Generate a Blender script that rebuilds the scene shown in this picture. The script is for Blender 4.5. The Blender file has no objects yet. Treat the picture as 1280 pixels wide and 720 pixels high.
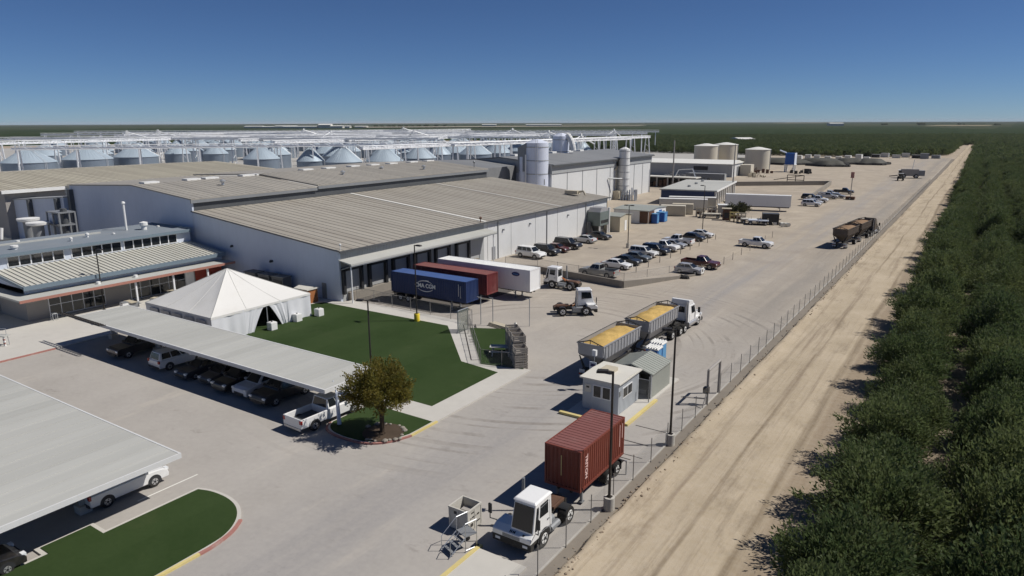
import bpy, bmesh, math, random
from mathutils import Vector, Matrix, noise
R=math.radians; PI=math.pi; HAZE=.00004
random.seed(7)
sc=bpy.context.scene; COL=sc.collection

# ------------------------------------------------------------------ helpers
class MB:
    """collects simple shapes; build() links them as ONE mesh object"""
    def __init__(s): s.v=[]; s.f=[]; s.m=[]
    def add(s,vs,fs,m=0):
        o=len(s.v); s.v+=[tuple(v) for v in vs]
        for f in fs: s.f.append(tuple(i+o for i in f)); s.m.append(m)
        return s
    def box(s,x0,x1,y0,y1,z0,z1,m=0,top=None):
        if x0>x1:x0,x1=x1,x0
        if y0>y1:y0,y1=y1,y0
        t=top or (0,0)
        vs=[(x0,y0,z0),(x1,y0,z0),(x1,y1,z0),(x0,y1,z0),(x0+t[0],y0+t[1],z1),(x1-t[0],y0+t[1],z1),(x1-t[0],y1-t[1],z1),(x0+t[0],y1-t[1],z1)]
        return s.add(vs,[(0,3,2,1),(4,5,6,7),(0,1,5,4),(1,2,6,5),(2,3,7,6),(3,0,4,7)],m)
    def quad(s,a,b,c,d,m=0): return s.add([a,b,c,d],[(0,1,2,3)],m)
    def prism_y(s,pts,y0,y1,m=0,iy=0):            # polygon in x,z swept along y
        n=len(pts); vs=[(x,y0,z) for x,z in pts]+[(x,y1,z) for x,z in pts]
        fs=[tuple(range(n)),tuple(range(2*n-1,n-1,-1))]+[(i,i+n,(i+1)%n+n,(i+1)%n) for i in range(n)]
        return s.add(vs,fs,m)
    def prism_x(s,pts,x0,x1,m=0):                 # polygon in y,z swept along x
        n=len(pts); vs=[(x0,y,z) for y,z in pts]+[(x1,y,z) for y,z in pts]
        fs=[tuple(range(n)),tuple(range(2*n-1,n-1,-1))]+[(i,(i+1)%n,(i+1)%n+n,i+n) for i in range(n)]
        return s.add(vs,fs,m)
    def prism_z(s,pts,z0,z1,m=0,mt=None):
        n=len(pts); vs=[(x,y,z0) for x,y in pts]+[(x,y,z1) for x,y in pts]
        s.add(vs,[tuple(range(n-1,-1,-1))]+[(i,(i+1)%n,(i+1)%n+n,i+n) for i in range(n)],m)
        return s.add([(x,y,z1) for x,y in pts],[tuple(range(n))],m if mt is None else mt)
    def tube(s,p0,p1,r0,r1=None,n=8,m=0,cap=True):
        r1=r0 if r1 is None else r1
        p0=Vector(p0);p1=Vector(p1);d=(p1-p0)
        if d.length<1e-6: return s
        d.normalize(); a=Vector((0,0,1)) if abs(d.z)<.9 else Vector((1,0,0))
        u=d.cross(a).normalized(); w=d.cross(u)
        vs=[];
        for p,r in((p0,r0),(p1,r1)):
            for i in range(n):
                t=2*PI*i/n; vs.append(p+u*(r*math.cos(t))+w*(r*math.sin(t)))
        fs=[(i,(i+1)%n,(i+1)%n+n,i+n) for i in range(n)]
        if cap: fs+=[tuple(range(n-1,-1,-1)),tuple(range(n,2*n))]
        return s.add(vs,fs,m)
    def bar(s,p0,p1,w,m=0): return s.tube(p0,p1,w*.7071,None,4,m)
    def lathe(s,prof,n=24,c=(0,0,0),m=0):
        vs=[]
        for r,z in prof:
            for i in range(n):
                t=2*PI*i/n; vs.append((c[0]+r*math.cos(t),c[1]+r*math.sin(t),c[2]+z))
        fs=[]
        for k in range(len(prof)-1):
            for i in range(n):
                j=(i+1)%n; fs.append((k*n+i,k*n+j,(k+1)*n+j,(k+1)*n+i))
        return s.add(vs,fs,m)
    def build(s,name,mats,parent=None,loc=None,abs_=False,smooth=False,bevel=0,ang=35):
        if not isinstance(mats,(list,tuple)): mats=[mats]
        off=Vector((0,0,0))
        if abs_ and parent is not None: off=Vector(parent.location)
        me=bpy.data.meshes.new(name)
        me.from_pydata([(x-off.x,y-off.y,z-off.z) for x,y,z in s.v],[],s.f)
        for m in mats: me.materials.append(m)
        me.polygons.foreach_set('material_index',s.m)
        b=bmesh.new(); b.from_mesh(me); bmesh.ops.recalc_face_normals(b,faces=b.faces); b.to_mesh(me); b.free()
        if smooth:
            me.polygons.foreach_set('use_smooth',[True]*len(me.polygons))
            try: me.set_sharp_from_angle(angle=R(ang))
            except Exception: pass
        me.update()
        o=bpy.data.objects.new(name,me); COL.objects.link(o)
        if parent is not None: o.parent=parent
        if loc is not None: o.location=loc
        if bevel:
            md=o.modifiers.new('bevel','BEVEL'); md.width=bevel; md.segments=2; md.limit_method='ANGLE'; md.angle_limit=R(30)
        return o

def tag(o,label=None,cat=None,group=None,kind=None):
    if label: o['label']=label
    if cat: o['category']=cat
    if group: o['group']=group
    if kind: o['kind']=kind
    return o
def thing(name,label,cat,loc=(0,0,0),rot=0,group=None):
    o=bpy.data.objects.new(name,None); COL.objects.link(o)
    o.location=loc; o.rotation_euler=(0,0,R(rot)); o.empty_display_size=.3
    return tag(o,label,cat,group)
def dup(root,loc,rot=None,label=None,group=None,scale=None):
    def cp(o,par):
        c=o.copy(); COL.objects.link(c)
        if par is not None: c.parent=par
        for ch in o.children: cp(ch,c)
        return c
    r=cp(root,None); r.location=loc
    if rot is not None: r.rotation_euler=(0,0,R(rot))
    if scale is not None: r.scale=scale
    if label: r['label']=label
    if group: r['group']=group
    return r
def text(s,size,mat,parent,M4,name='lettering',ext=.006,bold=0.0):
    cu=bpy.data.curves.new('t','FONT'); cu.body=s; cu.size=size; cu.align_x='CENTER'; cu.align_y='CENTER'; cu.extrude=ext; cu.offset=bold
    to=bpy.data.objects.new('t',cu); COL.objects.link(to)
    dg=bpy.context.evaluated_depsgraph_get(); me=bpy.data.meshes.new_from_object(to.evaluated_get(dg))
    bpy.data.objects.remove(to); me.name=name; me.materials.clear(); me.materials.append(mat)
    o=bpy.data.objects.new(name,me); COL.objects.link(o); o.parent=parent; o.matrix_local=M4
    return o
def frame(origin,right,up):        # matrix whose local x=right, y=up
    r=Vector(right).normalized(); u=Vector(up).normalized(); n=r.cross(u)
    return Matrix(((r.x,u.x,n.x,origin[0]),(r.y,u.y,n.y,origin[1]),(r.z,u.z,n.z,origin[2]),(0,0,0,1)))

# ------------------------------------------------------------------ materials
def nt(name):
    m=bpy.data.materials.new(name); m.use_nodes=True; t=m.node_tree
    for n in list(t.nodes): t.nodes.remove(n)
    o=t.nodes.new('ShaderNodeOutputMaterial'); p=t.nodes.new('ShaderNodeBsdfPrincipled')
    t.links.new(p.outputs[0],o.inputs[0]); return m,t,p,o
def N(t,k,**kw):
    n=t.nodes.new('ShaderNode'+k)
    for a,b in kw.items():
        if a.startswith('i_'):
            key=a[2:]; key=int(key) if key.isdigit() else key.replace('_',' ')
            n.inputs[key].default_value=b
        else: setattr(n,a,b)
    return n
def L(t,a,b): t.links.new(a,b)
def mixc(t,fac,a,b,mode='MIX'):
    n=N(t,'Mix',data_type='RGBA',blend_type=mode)
    for i,x in((0,fac),(6,a),(7,b)):
        if hasattr(x,'is_output'): L(t,x,n.inputs[i])
        elif i==0: n.inputs[0].default_value=x
        else: n.inputs[i].default_value=(x[0],x[1],x[2],1)
    return n.outputs[2]
def math_(t,op,a,b=None,clamp=False):
    n=N(t,'Math',operation=op,use_clamp=clamp)
    for i,x in((0,a),(1,b)):
        if x is None: continue
        if hasattr(x,'is_output'): L(t,x,n.inputs[i])
        else: n.inputs[i].default_value=x
    return n.outputs[0]
def ramp(t,x,a,b):
    n=N(t,'MapRange',clamp=True); L(t,x,n.inputs[0]); n.inputs[1].default_value=a; n.inputs[2].default_value=b; return n.outputs[0]
def noise_(t,vec,scale,detail=5,rough=.55):
    n=N(t,'TexNoise'); n.inputs['Scale'].default_value=scale; n.inputs['Detail'].default_value=detail; n.inputs['Roughness'].default_value=rough
    if vec is not None: L(t,vec,n.inputs['Vector'])
    return n.outputs[0]
def mapped(t,vec,sc_,rot=(0,0,0)):
    n=N(t,'Mapping'); n.inputs['Scale'].default_value=sc_; n.inputs['Rotation'].default_value=rot; L(t,vec,n.inputs['Vector']); return n.outputs[0]
def M(name,c,rough=.55,metal=0,v=.14,s=1.2,spec=.35,streak=0,bump=0,dirt=None,coat=0):
    m,t,p,o=nt(name)
    co=N(t,'TexCoord').outputs['Object']
    f=math_(t,'ADD',math_(t,'MULTIPLY',noise_(t,co,s*.22,4),.6),math_(t,'MULTIPLY',noise_(t,co,s*2.3,6,.65),.4))
    f=ramp(t,f,.32,.68)
    lo=[max(0,x*(1-v)) for x in c]; hi=[min(1,x*(1+v)) for x in c]
    col=mixc(t,f,lo,hi)
    if dirt:
        d=ramp(t,noise_(t,co,s*.6,7,.7),.52,.72)
        col=mixc(t,math_(t,'MULTIPLY',d,dirt[3]),col,dirt[:3])
    if streak:
        st=ramp(t,noise_(t,mapped(t,co,(2.2,2.2,.12)),1.5,5,.6),.45,.75)
        col=mixc(t,math_(t,'MULTIPLY',st,streak),col,[x*.55 for x in c])
    L(t,col,p.inputs['Base Color'])
    p.inputs['Roughness'].default_value=rough; p.inputs['Metallic'].default_value=metal
    p.inputs['Specular IOR Level'].default_value=spec
    if coat: p.inputs['Coat Weight'].default_value=coat; p.inputs['Coat Roughness'].default_value=.08
    if bump:
        b=N(t,'Bump'); b.inputs['Strength'].default_value=bump; b.inputs['Distance'].default_value=.05
        L(t,noise_(t,co,s*6,6,.65),b.inputs['Height']); L(t,b.outputs[0],p.inputs['Normal'])
    return m
mt={}
def paint(c): 
    k='paint_%.2f_%.2f_%.2f'%c
    if k not in mt: mt[k]=M('car_paint',c,.28,0,.05,.8,.5,dirt=(.28,.24,.19,.18),coat=.5)
    return mt[k]
mt.update(
 white=M('white_paint',(.74,.74,.72),.45,0,.05,.6,streak=.12,dirt=(.45,.42,.36,.25)),
 whiteclean=M('white_truck_paint',(.78,.78,.77),.3,0,.03,.6,coat=.4,dirt=(.4,.36,.3,.15)),
 wallwhite=M('white_wall_panel',(.61,.615,.61),.6,0,.05,.25,streak=.10,dirt=(.5,.48,.44,.18)),
 wallgrey=M('grey_metal_siding',(.36,.37,.37),.5,.0,.06,.3,streak=.14),
 gable=M('shade_tinted_siding',(.57,.62,.71),.6,0,.06,.25,streak=.12),  # white siding tinted bluish, the gables' shade put into the colour
 darkgrey=M('dark_grey_metal',(.10,.105,.11),.5,.2,.15,1),
 midgrey=M('mid_grey_metal',(.24,.25,.26),.5,.2,.12,1),
 steel=M('galvanised_steel',(.50,.52,.54),.42,.65,.1,.8,.5),
 black=M('black_rubber',(.026,.025,.024),.8,0,.25,3,.2,dirt=(.13,.115,.095,.35)),
 blackp=M('black_plastic',(.03,.031,.033),.5,0,.2,2),
 under=M('dark_undercarriage',(.035,.033,.03),.7,0,.3,3,dirt=(.12,.10,.08,.4)),
 rim=M('silver_wheel_rim',(.55,.55,.55),.35,.6,.08,3),
 bronze=M('bronze_pole',(.045,.040,.036),.5,.3,.15,1),
 headl=M('clear_lens',(.75,.77,.78),.12,0,.02,3,.6),
 taill=M('red_lens',(.35,.012,.012),.2,0,.05,3,.6),
 conc=M('concrete',(.46,.44,.40),.85,0,.09,.9,.2,dirt=(.33,.30,.26,.4),bump=.15),
 concp=M('pale_concrete_walk',(.50,.48,.44),.85,0,.07,.5,.2,dirt=(.36,.33,.29,.3)),
 concw=M('low_wall_concrete',(.27,.245,.21),.9,0,.12,.7,.2,dirt=(.2,.18,.15,.4),streak=.2),
 yellow=M('yellow_kerb_paint',(.58,.48,.20),.7,0,.12,2,.2,dirt=(.45,.40,.30,.6)),
 redkerb=M('red_kerb_paint',(.36,.17,.145),.75,0,.14,2,.2,dirt=(.42,.35,.31,.75)),
 yellowb=M('yellow_bollard_paint',(.72,.55,.04),.5,0,.06,2),
 cport=M('carport_sheet_roof',(.44,.44,.41),.6,.0,.09,.35,.25,dirt=(.36,.36,.325,.55)),
 seam=M('beige_seam_roof',(.55,.54,.48),.5,.1,.05,.3,.35,dirt=(.42,.40,.34,.3)),
 oroof=M('blue_grey_roof',(.22,.25,.28),.6,.1,.08,.25,.3,dirt=(.3,.3,.29,.5)),
 teal=M('slate_fascia',(.17,.22,.26),.5,.1,.06,.5),
 pink=M('faded_red_fascia',(.36,.17,.13),.6,0,.1,.8),
 redwall=M('red_wall_paint',(.35,.06,.035),.6,0,.08,.8),
 stucco=M('grey_stucco',(.33,.31,.29),.85,0,.06,.8,.2),
 tent=M('white_tent_vinyl',(.66,.65,.62),.45,0,.03,.4,.4,dirt=(.56,.54,.49,.45)),
 tentw=M('white_tent_sidewall',(.66,.67,.69),.5,0,.03,.6),
 tentg=M('clear_grey_vinyl',(.30,.31,.35),.3,0,.08,.8,.5),
 wood=M('orange_brown_wood',(.34,.13,.045),.7,0,.15,2),
 tan=M('tan_paint',(.48,.43,.33),.6,0,.1,.7,dirt=(.34,.29,.22,.4)),
 cream=M('cream_tank_paint',(.56,.52,.43),.55,0,.05,.4,streak=.15),
 rust=M('rusty_brown_metal',(.12,.065,.042),.8,0,.3,1.5),
 olive=M('dark_olive_tarp',(.07,.068,.056),.7,0,.18,.3,.25),
 bluep=M('blue_plastic',(.02,.10,.36),.4,0,.08,1.5),
 navy=M('navy_siding',(.03,.05,.12),.5,0,.1,.5),
 bluec=M('shade_dark_container_blue',(.012,.030,.105),.5,0,.12,.5,dirt=(.07,.09,.15,.25),streak=.15),  # sides kept near navy: their shade is put into the paint
 bluetop=M('sunlit_container_blue',(.06,.11,.27),.55,0,.1,.5,dirt=(.14,.17,.25,.4)),  # lighter copy of the blue, sunlight on the roof put into the colour
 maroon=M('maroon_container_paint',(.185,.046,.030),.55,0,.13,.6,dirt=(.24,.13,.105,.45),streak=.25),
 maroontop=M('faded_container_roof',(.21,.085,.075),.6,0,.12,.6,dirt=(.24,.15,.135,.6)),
 maroon2=M('dull_maroon_container_paint',(.15,.03,.03),.55,0,.13,.6,dirt=(.32,.17,.15,.4)),
 hopper=M('grey_hopper_metal',(.37,.37,.38),.45,.25,.08,1,streak=.2,dirt=(.36,.32,.25,.3)),
 nuts=M('pale_nut_load',(.50,.34,.12),.9,0,.28,4.5,.1,bump=.6,dirt=(.30,.22,.08,.6)),
 soilload=M('brown_load',(.24,.16,.10),.9,0,.2,3,.1,bump=.6),
 shack=M('pale_grey_siding',(.47,.50,.53),.55,0,.05,.8),
 shackr=M('off_white_roof',(.60,.58,.52),.6,0,.06,.7,dirt=(.42,.38,.3,.35)),
 sage=M('sage_metal_roof',(.33,.345,.31),.5,.1,.07,.7),
 greenm=M('grey_green_machine',(.16,.19,.18),.5,.2,.15,1),
 logo=M('white_lettering',(.82,.82,.80),.5,0,.05,3),
 pinkl=M('faded_pink_lettering',(.72,.50,.46),.6,0,.08,3),
 navyl=M('navy_lettering',(.02,.025,.12),.5,0,.05,3),
 darkl=M('dark_lettering',(.05,.045,.04),.7,0,.1,3),
 orange=M('orange_hose',(.55,.18,.04),.6,0,.1,2),
 lattice=M('white_painted_steel',(.76,.77,.78),.5,.1,.08,.5),
 trunk=M('brown_bark',(.075,.055,.04),.9,0,.25,3,.1),
 crate=M('dirty_white_bin',(.50,.48,.43),.7,0,.1,2.5,dirt=(.2,.18,.15,.45)),
 pallet=M('weathered_crate_wood',(.33,.30,.265),.85,0,.22,3),
 skyl=M('white_skylight_strip',(.72,.71,.66),.5,0,.06,.5),
 skin_blue=M('sky_blue_paint',(.10,.28,.50),.5,0,.08,1),
)
mt['dhop']=M('dark_dusty_hopper_paint',(.115,.095,.08),.7,0,.2,1,.25,dirt=(.25,.20,.15,.5))
mt['fencepost']=M('weathered_fence_pipe',(.26,.25,.235),.6,.2,.12,1)
def glassm():
    m,t,p,o=nt('dark_glass'); p.inputs['Base Color'].default_value=(.012,.015,.018,1); p.inputs['Roughness'].default_value=.06
    p.inputs['Specular IOR Level'].default_value=.6; return m
mt['glass']=glassm()
def meshm(name,c,alpha):
    m,t,p,o=nt(name); p.inputs['Base Color'].default_value=(*c,1); p.inputs['Roughness'].default_value=.6
    tr=N(t,'BsdfTransparent'); mx=N(t,'MixShader'); 
    co=N(t,'TexCoord').outputs['Object']
    f=math_(t,'MULTIPLY',ramp(t,noise_(t,co,.7,3),.2,.8),alpha*.6); f=math_(t,'ADD',f,alpha*.7)
    L(t,f,mx.inputs[0]); L(t,tr.outputs[0],mx.inputs[1]); L(t,p.outputs[0],mx.inputs[2]); L(t,mx.outputs[0],o.inputs[0]); return m
mt['link']=meshm('chain_link_mesh',(.34,.34,.33),.13)
mt['screen']=meshm('privacy_mesh',(.20,.22,.19),.45)
def roofm(name,c,c2,period,axis=1):      # sheet roof: each lap its own tone, plus weathering stains
    m,t,p,o=nt(name); co=N(t,'TexCoord').outputs['Object']
    sx=N(t,'SeparateXYZ'); L(t,co,sx.inputs[0])
    a=math_(t,'FLOOR',math_(t,'DIVIDE',sx.outputs[axis],period))
    wn=N(t,'TexWhiteNoise',noise_dimensions='1D'); L(t,a,wn.inputs['W'])
    big=noise_(t,co,.035,5,.6); fine=noise_(t,mapped(t,co,(.15,1.2,1) if axis==1 else (1.2,.15,1)),1.0,6,.7)
    f=math_(t,'ADD',math_(t,'MULTIPLY',wn.outputs[0],.25),math_(t,'ADD',math_(t,'MULTIPLY',big,.55),math_(t,'MULTIPLY',fine,.45)))
    col=mixc(t,ramp(t,f,.35,.85),c,c2); L(t,col,p.inputs['Base Color']); p.inputs['Roughness'].default_value=.6; p.inputs['Specular IOR Level'].default_value=.25
    return m
mt['roofA']=roofm('weathered_tan_sheet_roof',(.26,.235,.20),(.385,.36,.31),1.4)
mt['roofB']=roofm('weathered_grey_sheet_roof',(.25,.235,.21),(.37,.345,.30),1.2)
mt['roofC']=roofm('dark_grey_sheet_roof',(.17,.175,.18),(.235,.24,.245),2.0)
mt['roofD']=roofm('stained_tan_sheet_roof',(.30,.27,.215),(.46,.43,.34),1.2)
mt['cproof']=roofm('stained_carport_sheet',(.37,.37,.345),(.47,.47,.44),1.25,0)
def lawnm():
    m,t,p,o=nt('artificial_turf'); co=N(t,'NewGeometry').outputs['Position']
    f=math_(t,'ADD',math_(t,'MULTIPLY',noise_(t,co,.18,3),.6),math_(t,'MULTIPLY',noise_(t,co,4,6,.7),.4))
    sx=N(t,'SeparateXYZ'); L(t,co,sx.inputs[0]); wn=N(t,'TexWhiteNoise',noise_dimensions='1D'); L(t,math_(t,'FLOOR',math_(t,'DIVIDE',sx.outputs[0],3.6)),wn.inputs['W'])
    f=math_(t,'ADD',f,math_(t,'MULTIPLY',math_(t,'SUBTRACT',wn.outputs[0],.5),.12))
    lc=mixc(t,ramp(t,f,.33,.68),(.025,.046,.013),(.040,.064,.022)); worn=ramp(t,noise_(t,co,.35,6,.7),.56,.74)
    L(t,mixc(t,math_(t,'MULTIPLY',worn,.4),lc,(.062,.075,.033)),p.inputs['Base Color']); p.inputs['Roughness'].default_value=.9; p.inputs['Specular IOR Level'].default_value=.1
    b=N(t,'Bump'); b.inputs['Strength'].default_value=.6; b.inputs['Distance'].default_value=.03; L(t,noise_(t,co,30,3),b.inputs['Height']); L(t,b.outputs[0],p.inputs['Normal'])
    return m
mt['lawn']=lawnm()
def leafm(name,a,b,c,posnoise=.35):
    m,t,p,o=nt(name); co=N(t,'NewGeometry').outputs['Position']; oi=N(t,'ObjectInfo').outputs['Random']
    f=math_(t,'ADD',math_(t,'MULTIPLY',noise_(t,co,posnoise,4),.75),math_(t,'MULTIPLY',oi,.25))
    col=mixc(t,ramp(t,f,.36,.66),a,b)
    g=ramp(t,noise_(t,co,3.5,3),.5,.7); col=mixc(t,math_(t,'MULTIPLY',g,.6),col,c)
    L(t,col,p.inputs['Base Color']); p.inputs['Roughness'].default_value=.6; p.inputs['Specular IOR Level'].default_value=.18
    tr=N(t,'BsdfTranslucent'); L(t,col,tr.inputs[0]); mx=N(t,'MixShader'); mx.inputs[0].default_value=.5; L(t,p.outputs[0],mx.inputs[1]); L(t,tr.outputs[0],mx.inputs[2]); L(t,mx.outputs[0],o.inputs[0])
    return m
mt['leaf']=leafm('orchard_leaves',(.070,.104,.040),(.125,.155,.058),(.17,.18,.085))
mt['leaf2']=leafm('autumn_tree_leaves',(.115,.125,.028),(.21,.165,.035),(.105,.14,.036),1.1)
mt['leaf3']=leafm('dusty_shrub_leaves',(.055,.06,.03),(.09,.085,.045),(.05,.05,.03))

# ------------------------------------------------------------------ ground
def groundm(name,kind):
    m,t,p,o=nt(name); co=N(t,'NewGeometry').outputs['Position']
    sx=N(t,'SeparateXYZ'); L(t,co,sx.inputs[0]); X,Y=sx.outputs[0],sx.outputs[1]
    big=noise_(t,co,.03,5,.6); mid=noise_(t,co,.22,6,.6); fine=noise_(t,co,2.5,6,.7)
    lane=noise_(t,mapped(t,co,(.55,.018,1)),1.0,5,.6)
    p.inputs['Roughness'].default_value=.9; p.inputs['Specular IOR Level'].default_value=.15
    if kind=='yard':
        # dusty far yard vs greyer concrete/asphalt near the camera
        y2=math_(t,'ADD',Y,math_(t,'MULTIPLY',math_(t,'SUBTRACT',big,.5),90))
        far=ramp(t,y2,45,125)
        near=mixc(t,ramp(t,mid,.3,.7),(.325,.304,.280),(.375,.352,.325))
        dust=mixc(t,ramp(t,mid,.3,.7),(.325,.275,.215),(.42,.362,.285))
        col=mixc(t,far,near,dust)
        # worn dark traffic lane along the drive
        d=math_(t,'ABSOLUTE',math_(t,'ADD',math_(t,'ADD',X,27.5),math_(t,'MULTIPLY',math_(t,'SUBTRACT',big,.5),7)))
        ln=math_(t,'MULTIPLY',ramp(t,d,5.5,.5),ramp(t,lane,.3,.62))
        col=mixc(t,math_(t,'MULTIPLY',ln,.75),col,(.262,.252,.248))
        d2=math_(t,'ABSOLUTE',math_(t,'ADD',math_(t,'ADD',X,20.0),math_(t,'MULTIPLY',math_(t,'SUBTRACT',big,.5),5)))
        ln2=math_(t,'MULTIPLY',math_(t,'MULTIPLY',ramp(t,d2,4,.3),ramp(t,lane,.25,.5)),ramp(t,Y,55,90))
        col=mixc(t,math_(t,'MULTIPLY',ln2,.85),col,(.245,.225,.20))
        # oil stains
        st=ramp(t,noise_(t,mapped(t,co,(.5,.9,1)),.45,8,.75),.60,.72)
        col=mixc(t,math_(t,'MULTIPLY',st,.6),col,(.15,.135,.12))
        pale=ramp(t,noise_(t,mapped(t,co,(.3,.06,1)),.9,7,.7),.58,.75)
        col=mixc(t,math_(t,'MULTIPLY',pale,.35),col,(.55,.49,.41))
        trk=noise_(t,mapped(t,co,(1.5,.035,1),(0,0,-.06)),1.0,6,.65); trk2=noise_(t,mapped(t,co,(.06,1.1,1),(0,0,.35)),1.0,6,.65)
        tm=math_(t,'MULTIPLY',ramp(t,trk,.55,.68),ramp(t,mid,.42,.6)); tm=math_(t,'MULTIPLY',tm,far)
        col=mixc(t,math_(t,'MULTIPLY',tm,.6),col,(.20,.17,.14))
        tm=math_(t,'MULTIPLY',math_(t,'MULTIPLY',ramp(t,trk2,.58,.7),ramp(t,big,.5,.62)),far)
        col=mixc(t,math_(t,'MULTIPLY',tm,.5),col,(.21,.18,.145))
        pt2=ramp(t,noise_(t,co,.075,6,.65),.50,.66); col=mixc(t,math_(t,'MULTIPLY',math_(t,'MULTIPLY',pt2,far),.45),col,(.25,.215,.18))
        # turning scuff arcs near the gate
        v=N(t,'VectorMath',operation='DISTANCE'); L(t,co,v.inputs[0]); v.inputs[1].default_value=(-37,62,0)
        arc=ramp(t,noise_(t,None,1,1),9,10)
        w=N(t,'TexNoise',noise_dimensions='1D'); w.inputs['Scale'].default_value=1.1; w.inputs['Detail'].default_value=4; L(t,v.outputs['Value'],w.inputs['W'])
        ar=math_(t,'MULTIPLY',ramp(t,w.outputs[0],.52,.62),ramp(t,mid,.44,.6))
        ar=math_(t,'MULTIPLY',ar,math_(t,'MULTIPLY',ramp(t,v.outputs['Value'],9,14),ramp(t,v.outputs['Value'],34,26)))
        col=mixc(t,math_(t,'MULTIPLY',ar,.8),col,(.21,.19,.17))
    elif kind=='dirt':
        tr=noise_(t,mapped(t,co,(1.1,.03,1)),1.0,7,.7); tr2=noise_(t,mapped(t,co,(2.8,.08,1)),1.0,6,.7)
        col=mixc(t,ramp(t,mid,.3,.7),(.36,.295,.205),(.455,.38,.28))
        col=mixc(t,math_(t,'MULTIPLY',ramp(t,tr,.52,.68),.75),col,(.20,.152,.105))
        col=mixc(t,math_(t,'MULTIPLY',ramp(t,tr2,.56,.7),.5),col,(.25,.195,.14))
        bl=math_(t,'MULTIPLY',ramp(t,noise_(t,mapped(t,co,(1.2,.35,1)),.5,7,.7),.54,.70),.65)
        col=mixc(t,bl,col,(.21,.165,.115))
        # moist darker track beside the trees
        xe=math_(t,'ADD',X,math_(t,'MULTIPLY',math_(t,'SUBTRACT',big,.5),1.6))
        col=mixc(t,math_(t,'MULTIPLY',ramp(t,xe,-8.3,-7.6),.9),col,(.25,.195,.135))
        for cx0,wd in ((8.35,.42),(11.2,.2)):
            e=math_(t,'ABSOLUTE',math_(t,'ADD',xe,cx0)); ee=math_(t,'MULTIPLY',ramp(t,e,wd,wd*.3),ramp(t,lane,.36,.52))
            col=mixc(t,math_(t,'MULTIPLY',ee,.75),col,(.155,.115,.072))
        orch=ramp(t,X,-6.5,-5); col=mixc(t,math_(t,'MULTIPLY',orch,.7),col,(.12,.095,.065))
        b=N(t,'Bump'); b.inputs['Strength'].default_value=.5; b.inputs['Distance'].default_value=.12
        L(t,math_(t,'ADD',tr,math_(t,'MULTIPLY',fine,.4)),b.inputs['Height']); L(t,b.outputs[0],p.inputs['Normal'])
    elif kind=='soil':
        col=mixc(t,ramp(t,mid,.3,.7),(.30,.245,.18),(.40,.335,.26))
    f=math_(t,'MULTIPLY',ramp(t,fine,.35,.75),.16); col=mixc(t,f,col,(.6,.56,.5))
    L(t,col,p.inputs['Base Color'])
    if kind!='dirt':
        b=N(t,'Bump'); b.inputs['Strength'].default_value=.25; b.inputs['Distance'].default_value=.03; L(t,fine,b.inputs['Height']); L(t,b.outputs[0],p.inputs['Normal'])
    return m
def structure(mb,name,mats,**k): return tag(mb.build(name,mats,**k),kind='structure')
structure(MB().quad((-12000,-2000,-.02),(12000,-2000,-.02),(12000,12000,-.02),(-12000,12000,-.02)),'ground',groundm('field_soil','soil'))
mt['gutter']=M('bank_shade_grey',(.21,.185,.155),.9,0,.15,.5,.15,dirt=(.27,.23,.18,.45))  # shade of the bank put into this dark strip colour
mt['clod']=M('brown_soil_clod',(.27,.215,.16),.95,0,.25,2,.1)
mt['yard']=groundm('dusty_yard_paving','yard')
g=MB(); 
for i in range(8):
    for j in range(12): g.quad((-520+i*63,-30+j*45,0.0),(-520+(i+1)*63,-30+j*45,0),(-520+(i+1)*63,-30+(j+1)*45,0),(-520+i*63,-30+(j+1)*45,0))
structure(g,'yard_pavement',mt['yard'])
# raised dirt farm road with its bank
g=MB(); ys=[-25+i*1.0 for i in range(120)]+[95+i*3.0 for i in range(90)]+[365+i*8 for i in range(53)]
prof=[(-.58,.004),(-.42,.2),(-.24,.48),(-.02,.66),(.25,.63),(.7,.52),(1.6,.5),(3,.5),(4.4,.49),(5.6,.5),(6.6,.46),(7.6,.42),(9,.36),(10.5,.3),(13,.26),(20,.25),(30,.25),(45,.25),(70,.25),(110,.25)]
def dirt_left(y): return -15.15+1.55*max(0,y)/700
nx=len(prof)
for y in ys:
    for k,(dx,z) in enumerate(prof):
        a=noise.noise(Vector((dx*1.3,y*.35,0)))*(.07 if dx>-.5 else .05); b=noise.noise(Vector((dx*2.1+9,y*.045,3)))*.09
        jx=noise.noise(Vector((dx,y*.6,7)))*(.16 if k in(1,2,3,4) else .02)
        g.v.append((dirt_left(y)+dx+jx*(k>0), y, z+(a+b if 0<k else 0)))
for j in range(len(ys)-1):
    for k in range(nx-1):
        g.f.append((j*nx+k,j*nx+k+1,(j+1)*nx+k+1,(j+1)*nx+k)); g.m.append(0)
mt['dirt']=groundm('pale_rutted_dirt','dirt')
structure(g,'dirt_road',mt['dirt'],smooth=True,ang=80)
def dz(x,y): return .27
structure(MB().prism_z([(-66.1,62.9),(-53.5,62.9),(-51.5,64.6),(-51.5,78),(-66.1,90)],-.02,.006),'dock_apron',M('shade_dark_asphalt',(.115,.105,.095),.85,0,.18,.5,.2,dirt=(.24,.215,.18,.55)))  # dark asphalt, with the shade at the dock put into its colour
structure(MB().quad((-760,-20,.004),(-128,-20,.004),(-128,640,.004),(-760,640,.004)),'silo_pad',M('pale_silo_pad',(.38,.37,.35),.9,0,.1,.05,.15,dirt=(.3,.28,.25,.4)))
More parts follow.
